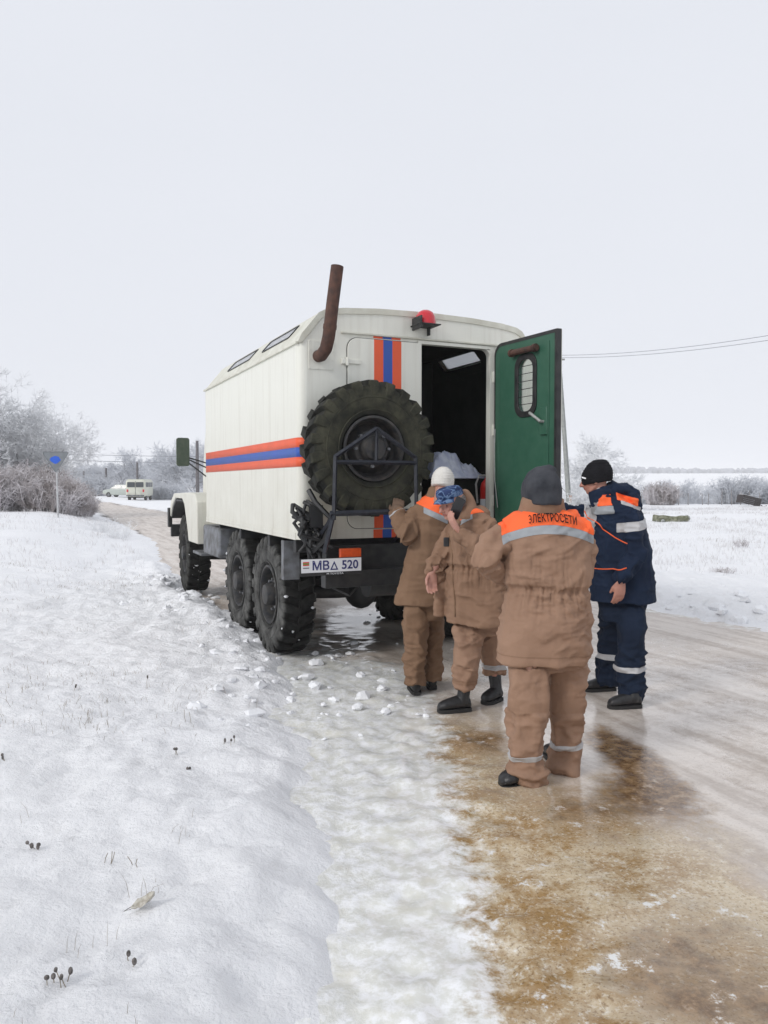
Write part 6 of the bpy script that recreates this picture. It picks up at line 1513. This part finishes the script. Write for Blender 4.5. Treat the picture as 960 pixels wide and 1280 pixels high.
# ------------------------------------------------------------------ grass, weeds, crumbs of snow
def blades(name, n, xr_, yr_, test, hmin, hmax, wdt, mat, label, seed, cluster=.5):
    rs = np.random.RandomState(seed); cx = rs.uniform(*xr_, n // 6); cy = rs.uniform(*yr_, n // 6)
    x = np.repeat(cx, 6) + rs.normal(0, cluster * .12, (n // 6) * 6); y = np.repeat(cy, 6) + rs.normal(0, cluster * .12, (n // 6) * 6)
    k = test(x, y); x, y = x[k], y[k]; z = ground_z(x, y); m = len(x); H = rs.uniform(hmin, hmax, m)
    dx, dy = rs.normal(0, .35, m) * H, rs.normal(0, .35, m) * H
    P0 = np.stack([x, y, z - .01], 1); P1 = np.stack([x + dx * .4, y + dy * .4, z + H * .6], 1); P2 = np.stack([x + dx, y + dy, z + H * .95], 1)
    w = wdt * (1 + np.hypot(x, y) / 25)
    me = segs_mesh(name, np.vstack([P0, P1]), np.vstack([P1, P2]), np.concatenate([w, w * .8]), np.concatenate([w * .8, w * .3]), mat, 3)
    tag(link(name, me), label, kind='stuff')
def tL(x, y): return edge_t(x, y)[0]
def tR(x, y): return edge_t(x, y)[1]
blades('frosted_grass', 9000, (-20, -3), (11, 32), lambda x, y: (tL(x, y) > .5) & (fbm(x * .5, y * .5, 2, 3) > .46) & (np.random.RandomState(1).rand(len(x)) < .8), .04, .15, .003, M['frostgrass'], 'frosted grass poking through the snow of the left verge', 5, 1.0)
blades('frosted_grass', 60000, (2, 45), (11, 55), lambda x, y: (tR(x, y) > 2.2) & (fbm(x * .35, y * .35, 7, 3) > .42), .03, .13, .0028, M['frostgrass'], 'frosted grass standing in the snowy field on the right', 6, 1.2)
blades('dry_grass', 5200, (-9, -1.2), (4.5, 14), lambda x, y: (tL(x, y) > .6) & (fbm(x * .7, y * 1.1, 6, 3) > .50), .010, .05, .0013, M['straw'], 'short dry grass tips in the thin snow left of the truck', 7, .8)
blades('dry_grass', 1500, (4, 30), (14, 50), lambda x, y: (tR(x, y) > 2.0) & (fbm(x * .5, y * .5, 9, 3) > .55), .05, .16, .0016, M['straw'], 'dry grass tips in the right hand field', 8, 1.0)
blades('dry_stems', 620, (-3.6, -.2), (2.0, 8.5), lambda x, y: (tL(x, y) > .35) & (fbm(x * .9, y * .9, 16, 3) > .47), .02, .085, .0009, M['straw'], 'thin dry stems scattered over the near snow verge', 18, .5)
# crumbs and slabs of crusted snow
rs = random.Random(12); b = MB()
def chunk(x, y, q, zoff=0.0):
    z = max(gz(x, y), 0.0 if tR(np.array([x]), np.array([y]))[0] < 0 and tL(np.array([x]), np.array([y]))[0] < 0 else -9) + zoff
    Mr = Matrix.Rotation(rs.uniform(0, 6), 3, 'Z') @ Matrix.Rotation(rs.uniform(-.5, .5), 3, 'X'); n0 = len(b.v)
    b.ell((x, y, z + q * .12), q, q * rs.uniform(.5, .9), q * rs.uniform(.3, .55), Mr, 7, 4)
    for i in range(n0, len(b.v)): v = Vector(b.v[i]); b.v[i] = tuple(v + Vector((rs.uniform(-.16, .16), rs.uniform(-.16, .16), rs.uniform(-.12, .12))) * q)
for _ in range(150):
    t = rs.random(); y = 5.0 + 8 * t; xl = float(np.interp(y, LY, LX)); chunk(xl - rs.gauss(.25, .35), y, rs.choice((.02, .03, .05, .075)))
for _ in range(34): px, py = rs.uniform(395, 560), rs.uniform(760, 900); x, y = gnd(px, py); chunk(x, y, rs.choice((.012, .02, .03, .05)))
for _ in range(60):
    y = rs.uniform(9, 15); xr0 = float(np.interp(y, RY, RX)); chunk(xr0 + abs(rs.gauss(.5, .5)), y, rs.choice((.04, .07, .11)))
tag(b.build('snow_crumbs', M['snow'], None, smooth=.5), 'broken lumps of crusted snow along the road edges and behind the truck', kind='stuff')
# single weeds near the camera
M['seed'] = pmat('dark_seed_head', (.06, .055, .05), (.2, .18, .17), .9, nscale=60)
def weed(px, py, h, heads, seed, label, lean=.3, r=.0016):
    rw = random.Random(seed); x, y = gnd(px, py, .10); z = gz(x, y)
    x, y = gnd(px, py, z); z = gz(x, y)
    o = tag(empty('dry_weed', (x, y, z)), label, 'weed'); b = MB(); hb = MB()
    for k in range(heads):
        a = rw.uniform(0, 6.28); ba = Vector((rw.uniform(-.03, .03), rw.uniform(-.02, .02), -.01)); hh = h * rw.uniform(.6, 1.1); t = ba + Vector((math.cos(a) * lean * hh, math.sin(a) * lean * hh, hh))
        b.tube([ba, ba.lerp(t, .5) + Vector((rw.uniform(-.006, .006), 0, 0)), t], r, 5)
        if seed % 3: hb.ell(t, .0075 * rw.uniform(.8, 1.3), .0075, .010 * rw.uniform(.8, 1.5), None, 8, 5)
    tag(b.build('stalk', M['straw'], o, smooth=2), kind='stuff')
    if hb.v: tag(hb.build('seed_head', M['seed'], o, smooth=1.2), kind='stuff')
weed(73, 1232, .055, 5, 1, 'tuft of dark round seed heads nearest the camera at the lower left', .35)
weed(158, 1205, .03, 2, 2, 'pair of dark seed heads right of the lower left tuft', .3)
weed(286, 930, .045, 3, 4, 'brown seed head on the snow straight above the curled dead leaf', .2)
weed(216, 942, .035, 2, 5, 'small dark seed head left of the brown one', .2)
weed(242, 962, .03, 2, 7, 'dark stub half sunk in the snow between two seed heads', .3)
weed(138, 1080, .06, 3, 3, 'pair of bare thin stalks on the snow above the curled leaf', .3)
weed(166, 1085, .07, 2, 6, 'bare stalks leaning right, above the curled dead leaf', .5)
weed(235, 900, .09, 2, 9, 'single pale upright stalk in the middle of the snowy verge', .15)
weed(113, 905, .08, 2, 12, 'thin pale stalk in the left part of the snowy verge', .35)
weed(180, 860, .10, 1, 8, 'tall thin weed with one head on the snowy verge', .1)
weed(45, 1060, .04, 4, 10, 'dark weed tips near the left edge of the photo', .5)
weed(4, 948, .05, 3, 11, 'dark twig at the very left edge of the photo', .5)
weed(92, 862, .03, 2, 13, 'tiny dark weed left of the tall thin one', .5)
x, y = gnd(178, 1138, .1); z = gz(x, y); x, y = gnd(178, 1138, z)
lf = tag(empty('dead_leaf', (x, y, gz(x, y)), .5), 'curled pale dead leaf lying on the snow in the lower left', 'leaf')
V_ = []; 
for i in range(7):
    for j in range(5):
        u, v = i / 6, j / 4 - .5; w = .030 * math.sin(math.pi * min(1, u * .9 + .08)); V_.append((-.04 + u * .085, v * w * 2, .006 + .028 * u * u + .02 * abs(v) * (1 + u) + .004 * math.sin(i * 2 + j)))
me = new_mesh('blade', V_, [(i * 5 + j, i * 5 + j + 1, (i + 1) * 5 + j + 1, (i + 1) * 5 + j) for i in range(6) for j in range(4)], pmat('dead_leaf', (.36, .33, .27), (.6, .58, .52), .8, nscale=60), 1)
ol = link('leaf_blade', me, lf); md = ol.modifiers.new('t', 'SOLIDIFY'); md.thickness = .0015
b = MB(); b.tube([(-.04, 0, .008), (-.065, .005, .004), (-.03, .01, .014)], .0014, 5); b.build('leaf_stem', M['seed'], lf)
# twiggy clump on the right hand snow bank
x, y = gat(905, 13.5); plant_bush(bt, x, y, .24, 1, 'dark twiggy tuft in the snow bank at the right', sz=.13)
x, y = gat(927, 19); plant_bush(bt, x, y, .22, 2, 'small dark tuft higher in the right hand snow', sz=.22)

# ------------------------------------------------------------------ winter haze
b = MB(); b.box(-2950, 2950, -90, 2950, -6, 42)
hm = bpy.data.materials.new('haze'); hm.use_nodes = True; hn = hm.node_tree.nodes; hn.clear()
ho = hn.new('ShaderNodeOutputMaterial'); hv = hn.new('ShaderNodeVolumePrincipled'); hv.inputs['Color'].default_value = (1, 1, 1, 1); hv.inputs['Density'].default_value = .0008
hm.node_tree.links.new(hv.outputs[0], ho.inputs['Volume'])
tag(b.build('haze', hm, None, smooth=0), 'pale winter haze over the fields', kind='stuff')
